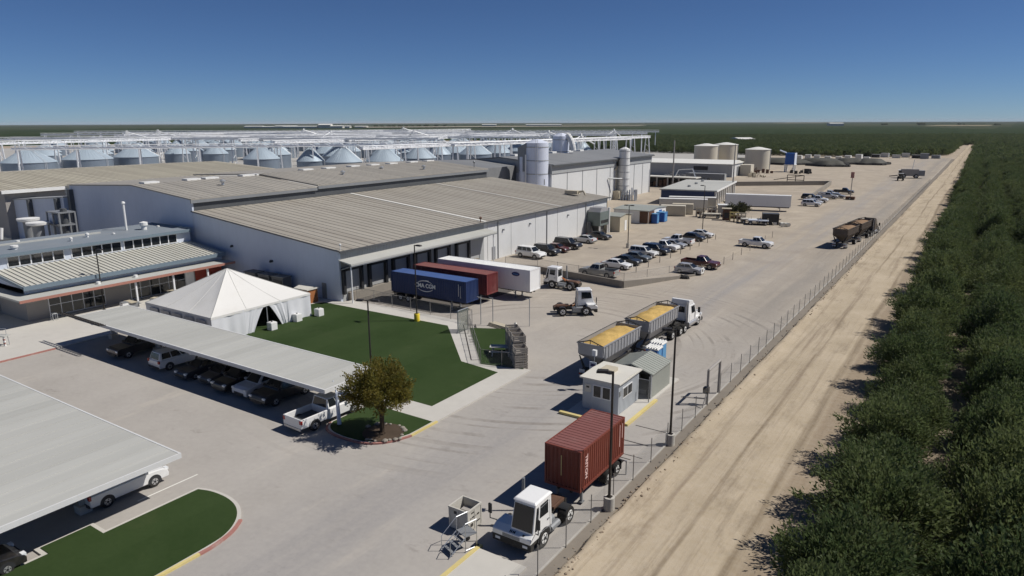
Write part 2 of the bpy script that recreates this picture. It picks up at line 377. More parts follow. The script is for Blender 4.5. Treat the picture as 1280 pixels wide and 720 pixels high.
# concrete kerb at the toe of the bank
structure(MB().box(-16.46,-16.34,18,470,-.02,.08),'roadside_kerb',mt['conc'])
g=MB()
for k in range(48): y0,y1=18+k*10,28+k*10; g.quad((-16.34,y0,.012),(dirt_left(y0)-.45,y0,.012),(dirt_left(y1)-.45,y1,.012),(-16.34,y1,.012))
structure(g,'bank_shade_strip',mt['gutter'])  # flat dark band added in place of the bank's shade
g=MB(); rq=random.Random(3)
for k in range(520):
    y=20+130*rq.random()**1.7; x=dirt_left(y)+rq.gauss(.02,.22); r=rq.uniform(.03,.10); zz=.55 if x<dirt_left(y)-.1 else .60
    g.lathe([(0,-r),(r,-r*.2),(r*.8,r*.5),(0,r*.8)],5,(x,y,zz+r*.3))
tag(g.build('soil_clods',mt['clod']),'scattered brown soil clods along the lip of the bank','clods',None,'stuff')
# plaza, lawns, sidewalks
def kerbline(pts,w,z,mb,m=0,closed=False):
    n=len(pts)
    P=[Vector((p[0],p[1])) for p in pts]; inn=[]
    for i in range(n):
        a=P[i-1] if i>0 or closed else P[i]; b=P[(i+1)%n] if i<n-1 or closed else P[i]
        d=(b-a).normalized(); nn=Vector((-d.y,d.x)); inn.append(P[i]+nn*w)
    rng=range(n if closed else n-1)
    for i in rng:
        j=(i+1)%n
        q=[P[i],P[j],inn[j],inn[i]]
        vs=[(v.x,v.y,-.02) for v in q]+[(v.x,v.y,z) for v in q]
        mb.add(vs,[(4,5,6,7),(0,1,5,4),(1,2,6,5),(2,3,7,6),(3,0,4,7)],m)
def flat(mb,pts,z,m=0): mb.add([(x,y,z) for x,y in pts],[tuple(range(len(pts)))],m)
s=MB(); s.prism_z([(-140,-20),(-77,-20),(-77,33),(-77,41.5),(-64,41.5),(-64,38.3),(-38.6,38.3),(-32.6,38.3),(-32.6,52.2),(-37.3,52.2),(-47.6,61.9),(-66,61.9),(-66,60.6),(-140,60.6)],-.02,.12)
structure(s,'sidewalk',mt['concp'])
lawnpts=[(-77,41.6),(-66,40.6),(-34.8,40.6),(-34.8,50.0),(-39.5,50.6),(-48.2,59.4),(-68.2,59.1),(-69.2,56.5),(-77,56.5)]
structure(MB().prism_z(lawnpts,.02,.135),'lawn',mt['lawn'])
def chaikin(p,n=3):
    for _ in range(n):
        q=[p[0]]
        for a,b in zip(p,p[1:]): q+=[(a[0]*.75+b[0]*.25,a[1]*.75+b[1]*.25),(a[0]*.25+b[0]*.75,a[1]*.25+b[1]*.75)]
        p=q+[p[-1]]
    return p
isl=[(-39.4,38.28),(-39.4,34),(-38.9,33.0),(-37.6,32.55),(-35.6,32.55),(-34.2,32.9),(-33.1,34.0),(-32.6,35.6),(-32.6,38.28)]
isl=[isl[0]]+chaikin(isl[1:-1])+[isl[-1]]
s=MB(); s.prism_z(isl,-.02,.11); structure(s,'tree_island_kerb',mt['concp'])
ins=[(-39.2,38.25),(-39.2,34.1),(-38.7,33.25),(-37.5,32.8),(-35.65,32.8),(-34.35,33.1),(-33.35,34.1),(-32.85,35.7),(-32.85,38.25)]
ins=[ins[0]]+chaikin(ins[1:-1])+[ins[-1]]
structure(MB().prism_z(ins,.02,.16),'island_lawn',mt['lawn'])
s=MB(); kl=chaikin([(-39.45,34),(-38.95,32.96),(-37.62,32.5),(-35.58,32.5),(-34.15,32.85),(-33.05,33.96),(-32.54,35.6)]); kerbline(kl,.18,.118,s,0)
structure(s,'red_kerb',mt['redkerb'])
s=MB(); kerbline([(-32.53,35.62),(-32.53,38.6)],.18,.128,s); structure(s,'yellow_kerb',mt['yellow'])
# second lawn island by the near carport
is2=[(-39.6,5),(-32.3,5),(-32.3,19.3),(-32.75,20.8),(-34.0,22.2),(-36.2,23.0),(-38.6,23.0),(-39.6,22.3),(-39.6,17.2),(-38.9,17.2),(-38.9,16.9),(-40.3,16.9),(-40.3,14.5),(-39.6,14.5)]
is2=[(-40.2,5),(-32.3,5),(-32.3,19.3),(-32.75,20.9),(-34.0,22.3),(-35.6,22.95),(-37.6,22.95),(-38.8,22.5),(-38.8,16.8),(-40.2,16.8),(-40.2,13.7),(-39.3,13.7),(-39.3,12.9),(-40.2,12.9)]
is2=[is2[0]]+chaikin(is2[1:8])+is2[8:]
structure(MB().prism_z(is2,-.02,.11),'corner_island_kerb',mt['concp'])
cx_,cy_=-36,14
is2i=[(-40.0,5.2),(-32.5,5.2),(-32.5,19.25),(-32.95,20.8),(-34.1,22.1),(-35.65,22.72),(-37.5,22.72),(-38.55,22.35),(-38.55,16.55),(-40.0,16.55),(-40.0,13.95),(-39.05,13.95),(-39.05,12.65),(-40.0,12.65)]
is2i=[is2i[0]]+chaikin(is2i[1:8])+is2i[8:]
structure(MB().prism_z(is2i,.02,.15),'corner_lawn',mt['lawn'])
s=MB(); kerbline([(-32.26,5),(-32.26,18.4)],.2,.125,s); structure(s,'yellow_kerb',mt['yellow'])
s=MB(); kerbline(chaikin([(-32.26,18.4),(-32.26,19.3),(-32.62,20.75),(-33.3,21.75)]),.2,.121,s); structure(s,'red_kerb',mt['redkerb'])
s=MB(); s.box(-77.02,-76.8,-20,31.2,-.02,.128); structure(s,'red_kerb',mt['redkerb'])
# scale island, guard island with yellow kerbs
structure(MB().box(-20.1,-17.1,5,27.0,-.02,.12),'traffic_island',mt['concp'])
s=MB(); s.box(-20.35,-20.1,5,27.3,-.02,.16); structure(s,'yellow_kerb',mt['yellow'])
structure(MB().box(-25.2,-20.3,45.5,57.5,-.02,.12),'guard_island',mt['concp'])
s=MB(); s.prism_z([(-20.3,45.9),(-20.02,45.9),(-20.02,51.8),(-20.3,51.8)],-.02,.17); s.box(-25.6,-23.4,45.15,45.45,-.02,.2); structure(s,'yellow_kerb',mt['yellow'])
# painted parking stripe by the near carport and trench grates in the scale lane
structure(MB().box(-40.62,-40.52,19.6,23.6,.002,.006),'painted_stripe',mt['skyl'])
s=MB(); s.box(-19.6,-17.4,43.6,43.72,.002,.006).box(-19.5,-17.6,41.0,41.1,.002,.006).box(-18.9,-17.9,40.0,40.7,.002,.006).box(-19.6,-17.2,46.4,46.5,.002,.006).box(-18.6,-17.0,41.6,41.68,.002,.006)
structure(s,'trench_grates',mt['under'])
# dark outlined game court on the walk beside the lawn
def lerp(a,b,t): return (a[0]+(b[0]-a[0])*t,a[1]+(b[1]-a[1])*t)
# ------------------------------------------------------------------ warehouse
def ribs(mb,x0,z0,x1,z1,y0,y1,step,w=.07,h=.05,m=0):
    y=y0+step*.5
    while y<y1:
        mb.add([(x0,y-w,z0+.001),(x1,y-w,z1+.001),(x1,y+w,z1+.001),(x0,y+w,z0+.001),(x0,y-w*.5,z0+h),(x1,y-w*.5,z1+h),(x1,y+w*.5,z1+h),(x0,y+w*.5,z0+h)],[(4,5,6,7),(0,1,5,4),(2,3,7,6),(1,2,6,5),(3,0,4,7)],m); y+=step
wh=thing('warehouse','long low warehouse with ribbed tan roof, white front wall and truck dock','warehouse',(-66.6,60.6,0))
X1,XB=-66.6,-97.3; ZE,ZB=6.6,9.6; Y0,Y1=60.6,137.5
s=MB(); s.prism_y([(X1,0),(X1,ZE),(XB,ZB),(XB,0)],Y0,Y0+.3,0); s.build('gable_wall',mt['gable'],wh,abs_=True)
s=MB(); s.box(X1-.3,X1,92.0,Y1,0,ZE-.05,0); s.box(X1-.01,X1+.06,93,93.25,0,ZE-.05,0)
for y in (100,108,116,124,131): s.box(X1-.005,X1+.03,y,y+.06,.1,ZE-.1,1)
s.build('front_wall',[mt['wallwhite'],mt['wallgrey']],wh,abs_=True)
s=MB(); s.box(X1-.3,X1,Y0+.3,92.0,0,ZE-.05,0)
y=Y0+.6
while y<92: s.box(X1-.01,X1+.035,y,y+.12,5.55,ZE-.1,0); y+=.3
s.build('dock_wall',mt['wallgrey'],wh,abs_=True)
s=MB(); s.prism_y([(XB,0),(XB,ZB),(X1,ZE),(X1,0)],Y1-.3,Y1,0); s.build('far_gable_wall',mt['wallwhite'],wh,abs_=True)
s=MB(); s.prism_y([(X1+.5,ZE-.02),(X1+.5,ZE+.14),(XB,ZB+.14),(XB,ZB-.02)],Y0-.25,Y1+.25,0); ribs(s,X1+.52,ZE+.138,XB,ZB+.138,Y0-.2,Y1,1.4,.07,.055,0)
s.build('roof',mt['roofA'],wh,abs_=True)
s=MB(); s.prism_y([(X1+.45,ZE+.15),(X1+.45,ZE+.23),(XB+.5,ZB+.21),(XB+.5,ZB+.13)],91.6,92.2,0); s.build('skylight_strip',mt['skyl'],wh,abs_=True)
s=MB(); s.prism_y([(X1+.45,ZE+.15),(X1+.45,ZE+.2),(XB+.5,ZB+.2),(XB+.5,ZB+.13)],116.6,116.9,0); s.build('skylight_strip',mt['skyl'],wh,abs_=True)
s=MB(); s.box(X1+.5,X1+.66,Y0-.3,Y1+.3,ZE-.1,ZE+.12,0); s.prism_y([(X1+.5,ZE+.02),(X1+.5,ZE+.18),(XB,ZB+.18),(XB,ZB+.02)],Y0-.33,Y0-.25,0); s.build('eave_trim',mt['darkgrey'],wh,abs_=True)
s=MB(); s.prism_y([(X1+.0,5.45),(X1+0,5.55),(X1+2.3,5.22),(X1+2.3,5.0)],Y0-.1,92.5,0)
s.build('dock_canopy',mt['cport'],wh,abs_=True)
s=MB(); s.box(X1+2.15,X1+2.3,Y0-.1,92.5,4.85,5.0)
for y in (Y0+.2,70,80,92): s.bar((X1,y,4.2),(X1+2.1,y,4.95),.12)
s.build('canopy_brace',mt['midgrey'],wh,abs_=True)
for yy in (Y0+.2,92): MB().tube((X1+1.9,yy,0),(X1+1.9,yy,4.9),.09).build('canopy_post',mt['lattice'],wh,abs_=True)
for y in (62.6,67.2,71.8,76.4,81,86):
    d=MB().box(X1,X1+.08,y-1.3,y+1.3,1.2,4.0).build('dock_door',mt['wallgrey'],wh,abs_=True)
    q=MB().box(X1+.0,X1+.45,y-1.75,y-1.35,1.0,4.4).box(X1,X1+.45,y+1.35,y+1.75,1.0,4.4).box(X1,X1+.45,y-1.75,y+1.75,4.0,4.45)
    q.build('dock_seal',mt['blackp'],wh,abs_=True)
for y in (96,112,127.5): MB().tube((X1+.1,y,0),(X1+.1,y,ZE-.1),.09,n=8).build('downpipe',mt['wallgrey'],wh,abs_=True)
for y in (97.5,106,120): q=MB(); q.box(X1,X1+.3,y-.15,y+.15,4.6,4.85); q.build('wall_light',mt['midgrey'],wh,abs_=True)
MB().box(X1,X1+.05,94.2,95.2,.05,2.2).build('side_door',mt['midgrey'],wh,abs_=True)
s=MB(); s.box(X1,X1+.5,Y0+1.2,90,.0,1.1,0); s.build('dock_ledge',mt['concw'],wh,abs_=True)
for y,z,n in ((66.4,1.3,0),):
    pass
s=MB(); s.box(-88.6,-88.2,Y0-.18,Y0,5.2,5.45).box(-88.5,-88.3,Y0-.35,Y0-.18,5.15,5.3); s.build('wall_light',mt['blackp'],wh,abs_=True)
s=MB(); s.box(-80.1,-79.6,Y0-.18,Y0,3.9,4.15).box(-80.0,-79.7,Y0-.35,Y0-.18,3.85,4.0); s.build('wall_light',mt['blackp'],wh,abs_=True)
s=MB(); s.box(-70.0,-69.2,Y0-.06,Y0,.12,2.2); s.build('side_door',mt['midgrey'],wh,abs_=True)
s=MB(); s.tube((X1+.2,60.8,ZE+.1),(X1+.2,60.8,ZE+.8),.05); s.lathe([(.14,.8),(.16,.95),(0,1.05)],8,(X1+.2,60.8,ZE)); s.build('roof_vent',mt['white'],wh,abs_=True)
s=MB(); s.tube((X1+.1,91,ZE+.1),(X1+.1,91,ZE+.7),.08); s.lathe([(.2,.7),(.25,.9),(0,1.1)],8,(X1+.1,91,ZE)); s.build('roof_vent',mt['rust'],wh,abs_=True)
s=MB(); s.box(-73.5,-70.5,131,132.4,7.6,8.3); s.tube((-70.8,131.7,8.0),(-69.4,131.7,8.3),.2); s.tube((-69.4,131.7,8.3),(-68.9,131.7,7.5),.2); s.build('roof_fan_unit',mt['tan'],wh,abs_=True)
# second taller block behind
w2=thing('processing_hall','taller grey processing hall with low ridge roof behind the ribbed warehouse','hall',(-97.4,60.6,0))
Z2,ZR=11.4,12.8
s=MB(); s.prism_y([(-97.42,0),(-97.42,Z2),(-113.3,ZR),(-134,11.9),(-134,0)],60.62,60.9); s.build('gable_wall',mt['gable'],w2,abs_=True)
s=MB(); s.box(-97.7,-97.42,60.9,136,0,Z2-.02,0); s.build('side_wall',mt['darkgrey'],w2,abs_=True)
s=MB(); s.prism_y([(-97.1,Z2-.05),(-97.1,Z2+.12),(-113.3,ZR+.12),(-134.3,12.02),(-134.3,11.85),(-113.3,ZR-.05)],60.4,84.4); ribs(s,-97.1,Z2+.12,-113.3,ZR+.12,60.5,84.3,1.2,.05,.04); s.build('roof',mt['roofB'],w2,abs_=True)
s=MB(); s.prism_y([(-97.1,Z2+.2),(-97.1,Z2+.42),(-113.3,ZR+.42),(-134.3,12.3),(-134.3,12.1),(-113.3,ZR+.2)],84.6,136.3); ribs(s,-97.1,Z2+.42,-113.3,ZR+.42,84.7,136,1.2,.05,.04); s.build('roof',mt['roofB'],w2,abs_=True)
s=MB(); s.box(-97.2,-97.0,60.3,84.4,Z2-.5,Z2-.06).box(-97.2,-97.0,84.6,136.3,Z2-.3,Z2+.18); s.build('eave_trim',mt['midgrey'],w2,abs_=True)
s=MB(); s.prism_y([(-100.6,0),(-100.6,11.5),(-113.3,12.7),(-134,12),(-134,0)],136.4,153.4); s.build('link_block',mt['roofC'],w2,abs_=True)
for i,y in enumerate((62.5,70,73.5,81,84,95,101,108,114,120,127,133)):
    s=MB(); s.box(-114.6,-113.0,y,y+2.6,ZR+.1,ZR+.62 if i>4 else ZR+.38); s.build('ridge_vent',mt['white'],w2,abs_=True)
s=MB(); s.tube((-100,134.6,11.6),(-100,134.6,13.2),.1); s.lathe([(.22,1.2),(.3,1.5),(0,1.8)],8,(-100,134.6,11.9)); s.build('roof_vent',mt['midgrey'],w2,abs_=True)
for (x,y) in ((-105,98),(-108,112),(-103,120),(-106,72)):
    s=MB(); s.lathe([(.25,0),(.25,.5),(.45,.5),(.5,.75),(0,1.0)],10,(x,y,ZR-.45)); s.build('roof_vent',mt['steel'],w2,abs_=True)
# mill with white tilt-up panels
c=thing('mill_building','tall white panelled mill building with grey upper band behind silver towers','mill',(-90.2,154,0))
s=MB(); s.box(-90.8,-90.2,154,217.5,0,9.7,0)
for y in (162,170.5,179,187.5,196,204.5,211): s.box(-90.21,-90.14,y-.12,y+.12,.05,9.65,1)
s.build('panel_wall',[mt['wallwhite'],mt['midgrey']],c,abs_=True)
s=MB(); s.prism_y([(-90.8,0),(-90.8,9.7),(-122,9.7),(-122,0)],154,154.4); s.build('gable_wall',mt['gable'],c,abs_=True)
s=MB(); s.prism_y([(-90.2,9.7),(-90.0,9.7),(-90.0,11.9),(-106,13.3),(-122,12),(-122,9.7)],153.8,217.8); s.build('upper_band',mt['wallgrey'],c,abs_=True)
s=MB(); s.prism_y([(-89.4,11.9),(-89.4,12.1),(-106,13.6),(-122.5,12.2),(-122.5,12),(-106,13.35)],153.5,218.1); s.build('roof',mt['roofC'],c,abs_=True)
s=MB(); s.box(-89.5,-89.2,153.5,218.1,11.6,11.9); s.build('gutter',mt['darkgrey'],c,abs_=True)
s=MB(); s.box(-122,-90.2,217.2,217.5,0,9.7); s.build('far_wall',mt['wallwhite'],c,abs_=True)
for y in (160,166,180,190,197): s=MB().box(-106.8,-105.2,y,y+2.4,13.5,14.0); s.build('ridge_vent',mt['white'],c,abs_=True)
s=MB(); s.bar((-89.9,186,6.5),(-87.5,190,6.2),.3); s.build('conveyor_bracket',mt['midgrey'],c,abs_=True)
# low tan building far left
d=thing('storage_shed','wide low storage shed with stained tan roof in front of the left silos','shed',(-154,58,0))
s=MB(); s.prism_y([(-154,0),(-154,10),(-186,11.5),(-215,10),(-215,0)],58,124); s.build('wall',mt['stucco'],d,abs_=True)
s=MB(); s.prism_y([(-153,9.95),(-153,10.15),(-186,11.75),(-216,10.2),(-216,10),(-186,11.5)],57.2,124.6); ribs(s,-153,10.15,-186,11.75,57.5,124,1.2,.05,.05); s.build('roof',mt['roofD'],d,abs_=True)
s=MB(); s.box(-153,-152.85,57.2,124.6,9.6,10.25); s.build('white_fascia',mt['white'],d,abs_=True)
a=thing('annex_block','low blue grey annex wall behind the dust collectors at far left','annex',(-134,59.6,0))
s=MB(); s.prism_y([(-134.1,0),(-134.1,9.8),(-165,7.4),(-165,0)],59.4,60.2); s.prism_y([(-134.1,0),(-134.1,9.8),(-165,7.4),(-165,0)],60.2,63); s.build('wall',mt['gable'],a,abs_=True)
s=MB(); s.prism_y([(-134.05,9.8),(-134.05,10.0),(-165,7.6),(-165,7.4)],59.2,63.2); s.build('roof_cap',mt['wallgrey'],a,abs_=True)
for q in ((-136.2,-135.4,58.7,59.4,0,9.6),(-147,-146.2,58.7,59.4,0,8.8),(-133.6,-132.8,59.9,60.6,0,11.2)): MB().box(*q).build('downpipe',mt['darkgrey'],a,abs_=True)
u=thing('rooftop_unit','cream box unit with railing standing behind the annex wall','air unit',(-139,64,0))
MB().box(-141.5,-136,63.3,66,0,11.3).build('housing',mt['cream'],u,abs_=True)
s=MB(); 
for i in range(12): s.bar((-141.5+i*.5,63.2,9.9),(-141.5+i*.5,63.2,10.7),.05)
s.bar((-141.5,63.2,10.7),(-136,63.2,10.7),.06); s.build('railing',mt['white'],u,abs_=True)
# dust collectors, tanks behind the office
def cyclone(x,y,h,label):
    t=thing('dust_cyclone',label,'cyclone',(x,y,0),0,'dust collectors behind the office')
    MB().lathe([(.9,0),(.9,h*.2),(.75,h*.25),(.85,h*.92)],14).build('body',mt['midgrey'],t,smooth=True)
    MB().lathe([(.9,h*.92),(1.6,h*.95),(1.65,h),(0,h+.15)],16).build('cap',mt['white'],t,smooth=True)
cyclone(-129.5,51.6,7.4,'grey dust cyclone with white disc cap, leftmost of the two at far left')
cyclone(-125.4,51.2,7.1,'grey dust cyclone with white disc cap, beside the lattice frame')
t=thing('pipe_rack','dark steel frame carrying pipes beside the white capped cyclones','pipe rack',(-123.5,54.0,0))
s=MB()
for x in (-2,0,2): 
    for y in (-1.2,1.2): s.box(x-.12,x+.12,y-.12,y+.12,0,8.6)
for z in (4.2,6.5,8.5): s.box(-2.1,2.1,-1.3,1.3,z,z+.2)
s.build('frame',mt['midgrey'],t)
MB().box(-1.8,-.4,-1,1,5,8.2).build('cabinet',mt['gable'],t); MB().tube((1,0,0),(1,0,9.2),.5,n=12).build('duct',mt['darkgrey'],t)
t=thing('blower_unit','white pipe blower unit at the left frame edge behind the office roof','blower',(-131,47,0))
MB().box(-3,3,-1.2,1.2,0,4.6).build('housing',mt['darkgrey'],t)
s=MB(); s.tube((-2.6,0,4.6),(-2.6,0,6.0),.35,n=10); s.tube((-2.6,0,5.9),(.6,0,6.2),.35,n=10); s.tube((.6,0,6.2),(1.6,0,4.6),.35,n=10); s.tube((2.4,0,4.6),(2.4,.3,6.4),.25,n=10); s.build('pipe',mt['white'],t)
# ------------------------------------------------------------------ office
of=thing('office_building','low office with seamed beige roof, clerestory windows and red trimmed canopy','office',(-90,34,0))
OY0,OY1=34.2,59.6
s=MB(); s.box(-97,-90,OY0,OY1,0,4.0); s.build('wall',mt['stucco'],of,abs_=True)
s=MB(); s.box(-97,-89.6,OY0+.1,OY1,4.0,4.25); s.prism_y([(-89.7,3.4),(-89.7,4.25),(-97,5.15),(-97,3.4)],OY0,OY1); s.build('roof_wall',mt['gable'],of,abs_=True)
s=MB(); s.prism_y([(-88.9,4.25),(-88.9,4.45),(-97.1,5.4),(-97.1,5.2)],OY0-.4,OY1)
y=OY0-.2
while y<OY1: s.add([(-88.9,y-.035,4.45),(-97.1,y-.035,5.4),(-97.1,y+.035,5.4),(-88.9,y+.035,4.45),(-88.9,y-.035,4.56),(-97.1,y-.035,5.51),(-97.1,y+.035,5.51),(-88.9,y+.035,4.56)],[(4,5,6,7),(0,1,5,4),(2,3,7,6),(3,0,4,7)]); y+=.62
s.build('seamed_roof',mt['seam'],of,abs_=True)
s=MB(); s.box(-88.9,-88.7,OY0-.45,OY1,4.02,4.5); s.prism_y([(-88.9,4.2),(-88.9,4.5),(-97.1,5.45),(-97.1,5.1)],OY0-.5,OY0-.4); s.build('gutter',mt['teal'],of,abs_=True)
s=MB(); s.box(-104,-97,OY0-8,OY1,3,7.0,0); s.build('clerestory_wall',mt['gable'],of,abs_=True)
y=OY0-7.5
segs=[(OY0+1.1,5),(OY0+9.2,5),(OY0+15.9,6)]
for y0,n in ((35.7,5),(43.0,5),(49.8,6)):
    w=MB(); w.box(-97.0,-96.94,y0-.1,y0+n*1.28,5.52,6.78); fr=w.build('clerestory_window',mt['lattice'],of,abs_=True)
    p=MB()
    for i in range(n): p.box(-96.94,-96.92,y0+i*1.28+.04,y0+i*1.28+1.16,5.62,6.7)
    q=p.build('pane',mt['glass'],fr); q.location=-of.location
s=MB(); s.prism_y([(-96.5,7.0),(-96.5,7.2),(-107,7.35),(-107,7.0)],OY0-12,OY1-.2); s.build('upper_roof',mt['oroof'],of,abs_=True)
s=MB(); s.box(-96.52,-96.36,OY0-12,OY1-.2,6.88,7.27); s.box(-96.52,-107,OY1-.2,OY1-.0,6.9,7.45); s.build('upper_fascia',mt['teal'],of,abs_=True)
s=MB(); s.box(-86.7,-90,OY0-1.8,OY1,3.2,3.42,0); s.box(-97,-90,OY0-1.8,OY0,3.2,3.42,0); s.build('canopy',mt['cport'],of,abs_=True)
s=MB(); s.box(-86.7,-86.62,OY0-1.85,OY1,3.12,3.44); s.build('canopy_trim',mt['pink'],of,abs_=True)
for y in (45.5,50.5,55.5): MB().box(-87.2,-87.0,y-.1,y+.1,.12,3.2).build('canopy_post',mt['lattice'],of,abs_=True)
for y0,n,dz0 in ((36.6,5,.3),(46.3,2,.2),(48.9,3,.2),(52.6,2,.2)):
    w=MB(); L_=n*1.28
    w.box(-90,-89.93,y0-.08,y0+L_+.02,dz0,2.95); fr=w.build('window',mt['lattice'],of,abs_=True)
    p=MB()
    for i in range(n):
        for (za,zb) in ((dz0+.08,1.52),(1.6,2.87)): p.box(-89.93,-89.9,y0+i*1.28+.02,y0+i*1.28+1.2,za,zb)
    q=p.build('pane',mt['glass'],fr); q.location=-of.location
MB().box(-90,-89.9,55.4,OY1-.1,.12,3.1).build('red_wall_panel',mt['redwall'],of,abs_=True)
MB().box(-89.9,-89.86,53.9,55.1,.12,2.4).build('door',mt['logo'],of,abs_=True)
s=MB(); s.tube((-103.2,53.6,6.9),(-103.2,53.6,11.2),.16,n=10); s.lathe([(.3,4.2),(.2,4.45),(0,4.5)],10,(-103.2,53.6,7)); s.build('flue_pipe',mt['white'],of,abs_=True)
for i,(x,y,r,h) in enumerate(((-101.7,55.4,.55,1.5),(-100,44.5,.2,.8),(-101.5,47.3,.25,.9),(-104.5,40,.25,.6),(-99.5,37.6,.45,.8),(-102.5,58,.22,.5),(-101,50.6,.2,.5))):
    MB().lathe([(r*.7,0),(r*.7,h*.6),(r,h*.6),(r,h*.9),(0,h)],12,(x,y,7.0)).build('roof_vent',mt['white'],of,abs_=True)
MB().box(-103.6,-103.3,28,50,7.3,7.5).build('roof_pipe_run',mt['cport'],of,abs_=True)
for y in (41.6,46.2): MB().lathe([(.25,0),(.25,.28),(.0,.34)],10,(-88.2,y,3.42)).build('canopy_vent',mt['white'],of,abs_=True)
# ------------------------------------------------------------------ tent
tn=thing('event_tent','big white peaked event tent with a curtain opening on the lawn','tent',(-70.6,47.4,0.13))
tx0,tx1,ty0,ty1=-6.1,6.1,-6.5,6.5; ez=2.75; pz=6.2
s=MB(); n=14
corners=[(tx0,ty0),(tx1,ty0),(tx1,ty1),(tx0,ty1)]
def tz(u): return ez+(pz-ez)*(u**1.06)
for k in range(4):
    a,b=corners[k],corners[(k+1)%4]; base=len(s.v)
    for i in range(n+1):
        u=i/n
        for j in range(n+1):
            w=j/n; p=lerp(a,b,w); x=p[0]*(1-u); y=p[1]*(1-u)
            sag=-.10*math.sin(PI*u)*math.sin(PI*w)+.035*math.sin(w*17+u*5+k)*math.sin(PI*u)*(1-u)
            s.v.append((x,y,tz(u)+sag))
    for i in range(n):
        for j in range(n): s.f.append((base+i*(n+1)+j,base+i*(n+1)+j+1,base+(i+1)*(n+1)+j+1,base+(i+1)*(n+1)+j)); s.m.append(0)
s.build('canopy',mt['tent'],tn,smooth=True,ang=20)
s=MB()
for k in range(4):
    a,b=corners[k],corners[(k+1)%4]
    for w in (0,.33,.67):
        p=lerp(a,b,w); top_=.985 if w==0 else .97
        for i in range(12):
            u0,u1=i/12*top_,(i+1)/12*top_; e0=-.10*math.sin(PI*u0)*math.sin(PI*w); e1=-.10*math.sin(PI*u1)*math.sin(PI*w)
            s.bar((p[0]*(1-u0),p[1]*(1-u0),tz(u0)+e0+.012),(p[0]*(1-u1),p[1]*(1-u1),tz(u1)+e1+.012),.05 if w==0 else .03)
s.build('seam',mt['cport'],tn)
s=MB()
for k in range(4):
    a,b=corners[k],corners[(k+1)%4]; m_=26
    for i in range(m_):
        p,q=lerp(a,b,i/m_),lerp(a,b,(i+1)/m_); s.quad((p[0]*1.004,p[1]*1.004,ez+.02),(q[0]*1.004,q[1]*1.004,ez+.02),(q[0]*1.006,q[1]*1.006,ez-.26+.05*(i%2)),(p[0]*1.006,p[1]*1.006,ez-.26+.05*((i+1)%2)))
s.build('valance',mt['tent'],tn)
def curtain(mb,a,b,amp=.1,zt=ez-.02,k=5,m=0,pin=None):
    L0=math.dist(a,b); nn=max(4,int(L0/.12)); d=((b[0]-a[0])/L0,(b[1]-a[1])/L0); nr=(d[1],-d[0]); rows=6; base=len(mb.v)
    for i in range(nn+1):
        t=i/nn; 
        for j in range(rows+1):
            h=j/rows; f=amp*(1-h*.75)*(math.sin(t*L0*k)+.5*math.sin(t*L0*k*2.3+1))
            tt=t
            if pin is not None: tt=t+(pin-t)*(.62*(1-h)**.8)
            mb.v.append((a[0]+d[0]*L0*tt+nr[0]*f,a[1]+d[1]*L0*tt+nr[1]*f,zt*h))
    for i in range(nn):
        for j in range(rows): mb.f.append((base+i*(rows+1)+j,base+(i+1)*(rows+1)+j,base+(i+1)*(rows+1)+j+1,base+i*(rows+1)+j+1)); mb.m.append(m)
s=MB(); curtain(s,(tx1,ty0),(tx1,-2.6),.10,k=2.1); s.build('side_curtain',mt['tentw'],tn,smooth=True,ang=80)
s=MB(); curtain(s,(tx1,-2.6),(tx1,.1),.09,k=5,pin=0); s.build('side_curtain',mt['tentw'],tn,smooth=True,ang=80)
s=MB(); curtain(s,(tx1,.5),(tx1,3.2),.1,k=5,pin=1); s.build('side_curtain',mt['tentw'],tn,smooth=True,ang=80)
s=MB(); curtain(s,(tx1,3.2),(tx1,ty1),.10,k=1.9); s.build('side_curtain',mt['tentw'],tn,smooth=True,ang=80)
s=MB(); curtain(s,(tx0,ty0),(tx1,ty0),.05,k=2); s.build('side_curtain',mt['tentw'],tn,smooth=True,ang=80)
s=MB(); 
for i in range(5): s.box(tx0+1.0+i*2.2,tx0+2.6+i*2.2,ty0-.16,ty0-.13,1.2,2.4)
s.build('clear_window',mt['tentg'],tn)
s=MB(); curtain(s,(tx0,ty1),(tx0,ty0),.05,k=2); curtain(s,(tx1,ty1),(tx0,ty1),.05,k=2); s.build('side_curtain',mt['tentw'],tn,smooth=True,ang=80)
for x,y in ((tx1,ty0),(tx1,0.4),(tx1,ty1),(tx0,ty0),(tx0,ty1),(0,ty0)): MB().tube((x*.985,y*.985,0),(x*.985,y*.985,ez),.06).build('pole',mt['steel'],tn)
def weight(x,y,label,sc_=1):
    t=thing('ballast_block',label,'tent weight',(x,y,.135),0,'white ballast blocks holding the tent')
    MB().box(-.4,.4,-.4,.4,0,.85).box(-.32,.32,-.32,.32,.85,.9).build('block',mt['white'],t,bevel=.06); MB().lathe([(.09,.9),(.09,.98),(0,.98)],8).build('cap',mt['blackp'],t)
weight(-63.6,47.6,'white ballast block at the tent opening')
weight(-63.7,54.4,'white ballast block at the tent corner beside the lawn edge')
weight(-64.0,51.4,'low white ballast block under the tied tent curtain')
t=thing('wooden_shed','small orange brown wooden box shed with pale lid behind the tent','shed',(-70.2,58.2,.13))
MB().box(-1.1,1.1,-.8,.8,0,1.75).build('body',mt['wood'],t); MB().prism_x([(-1,1.75),(1,1.75),(1,1.85),(0,2.1),(-1,1.85)],-1.25,1.25).build('roof',mt['shackr'],t)
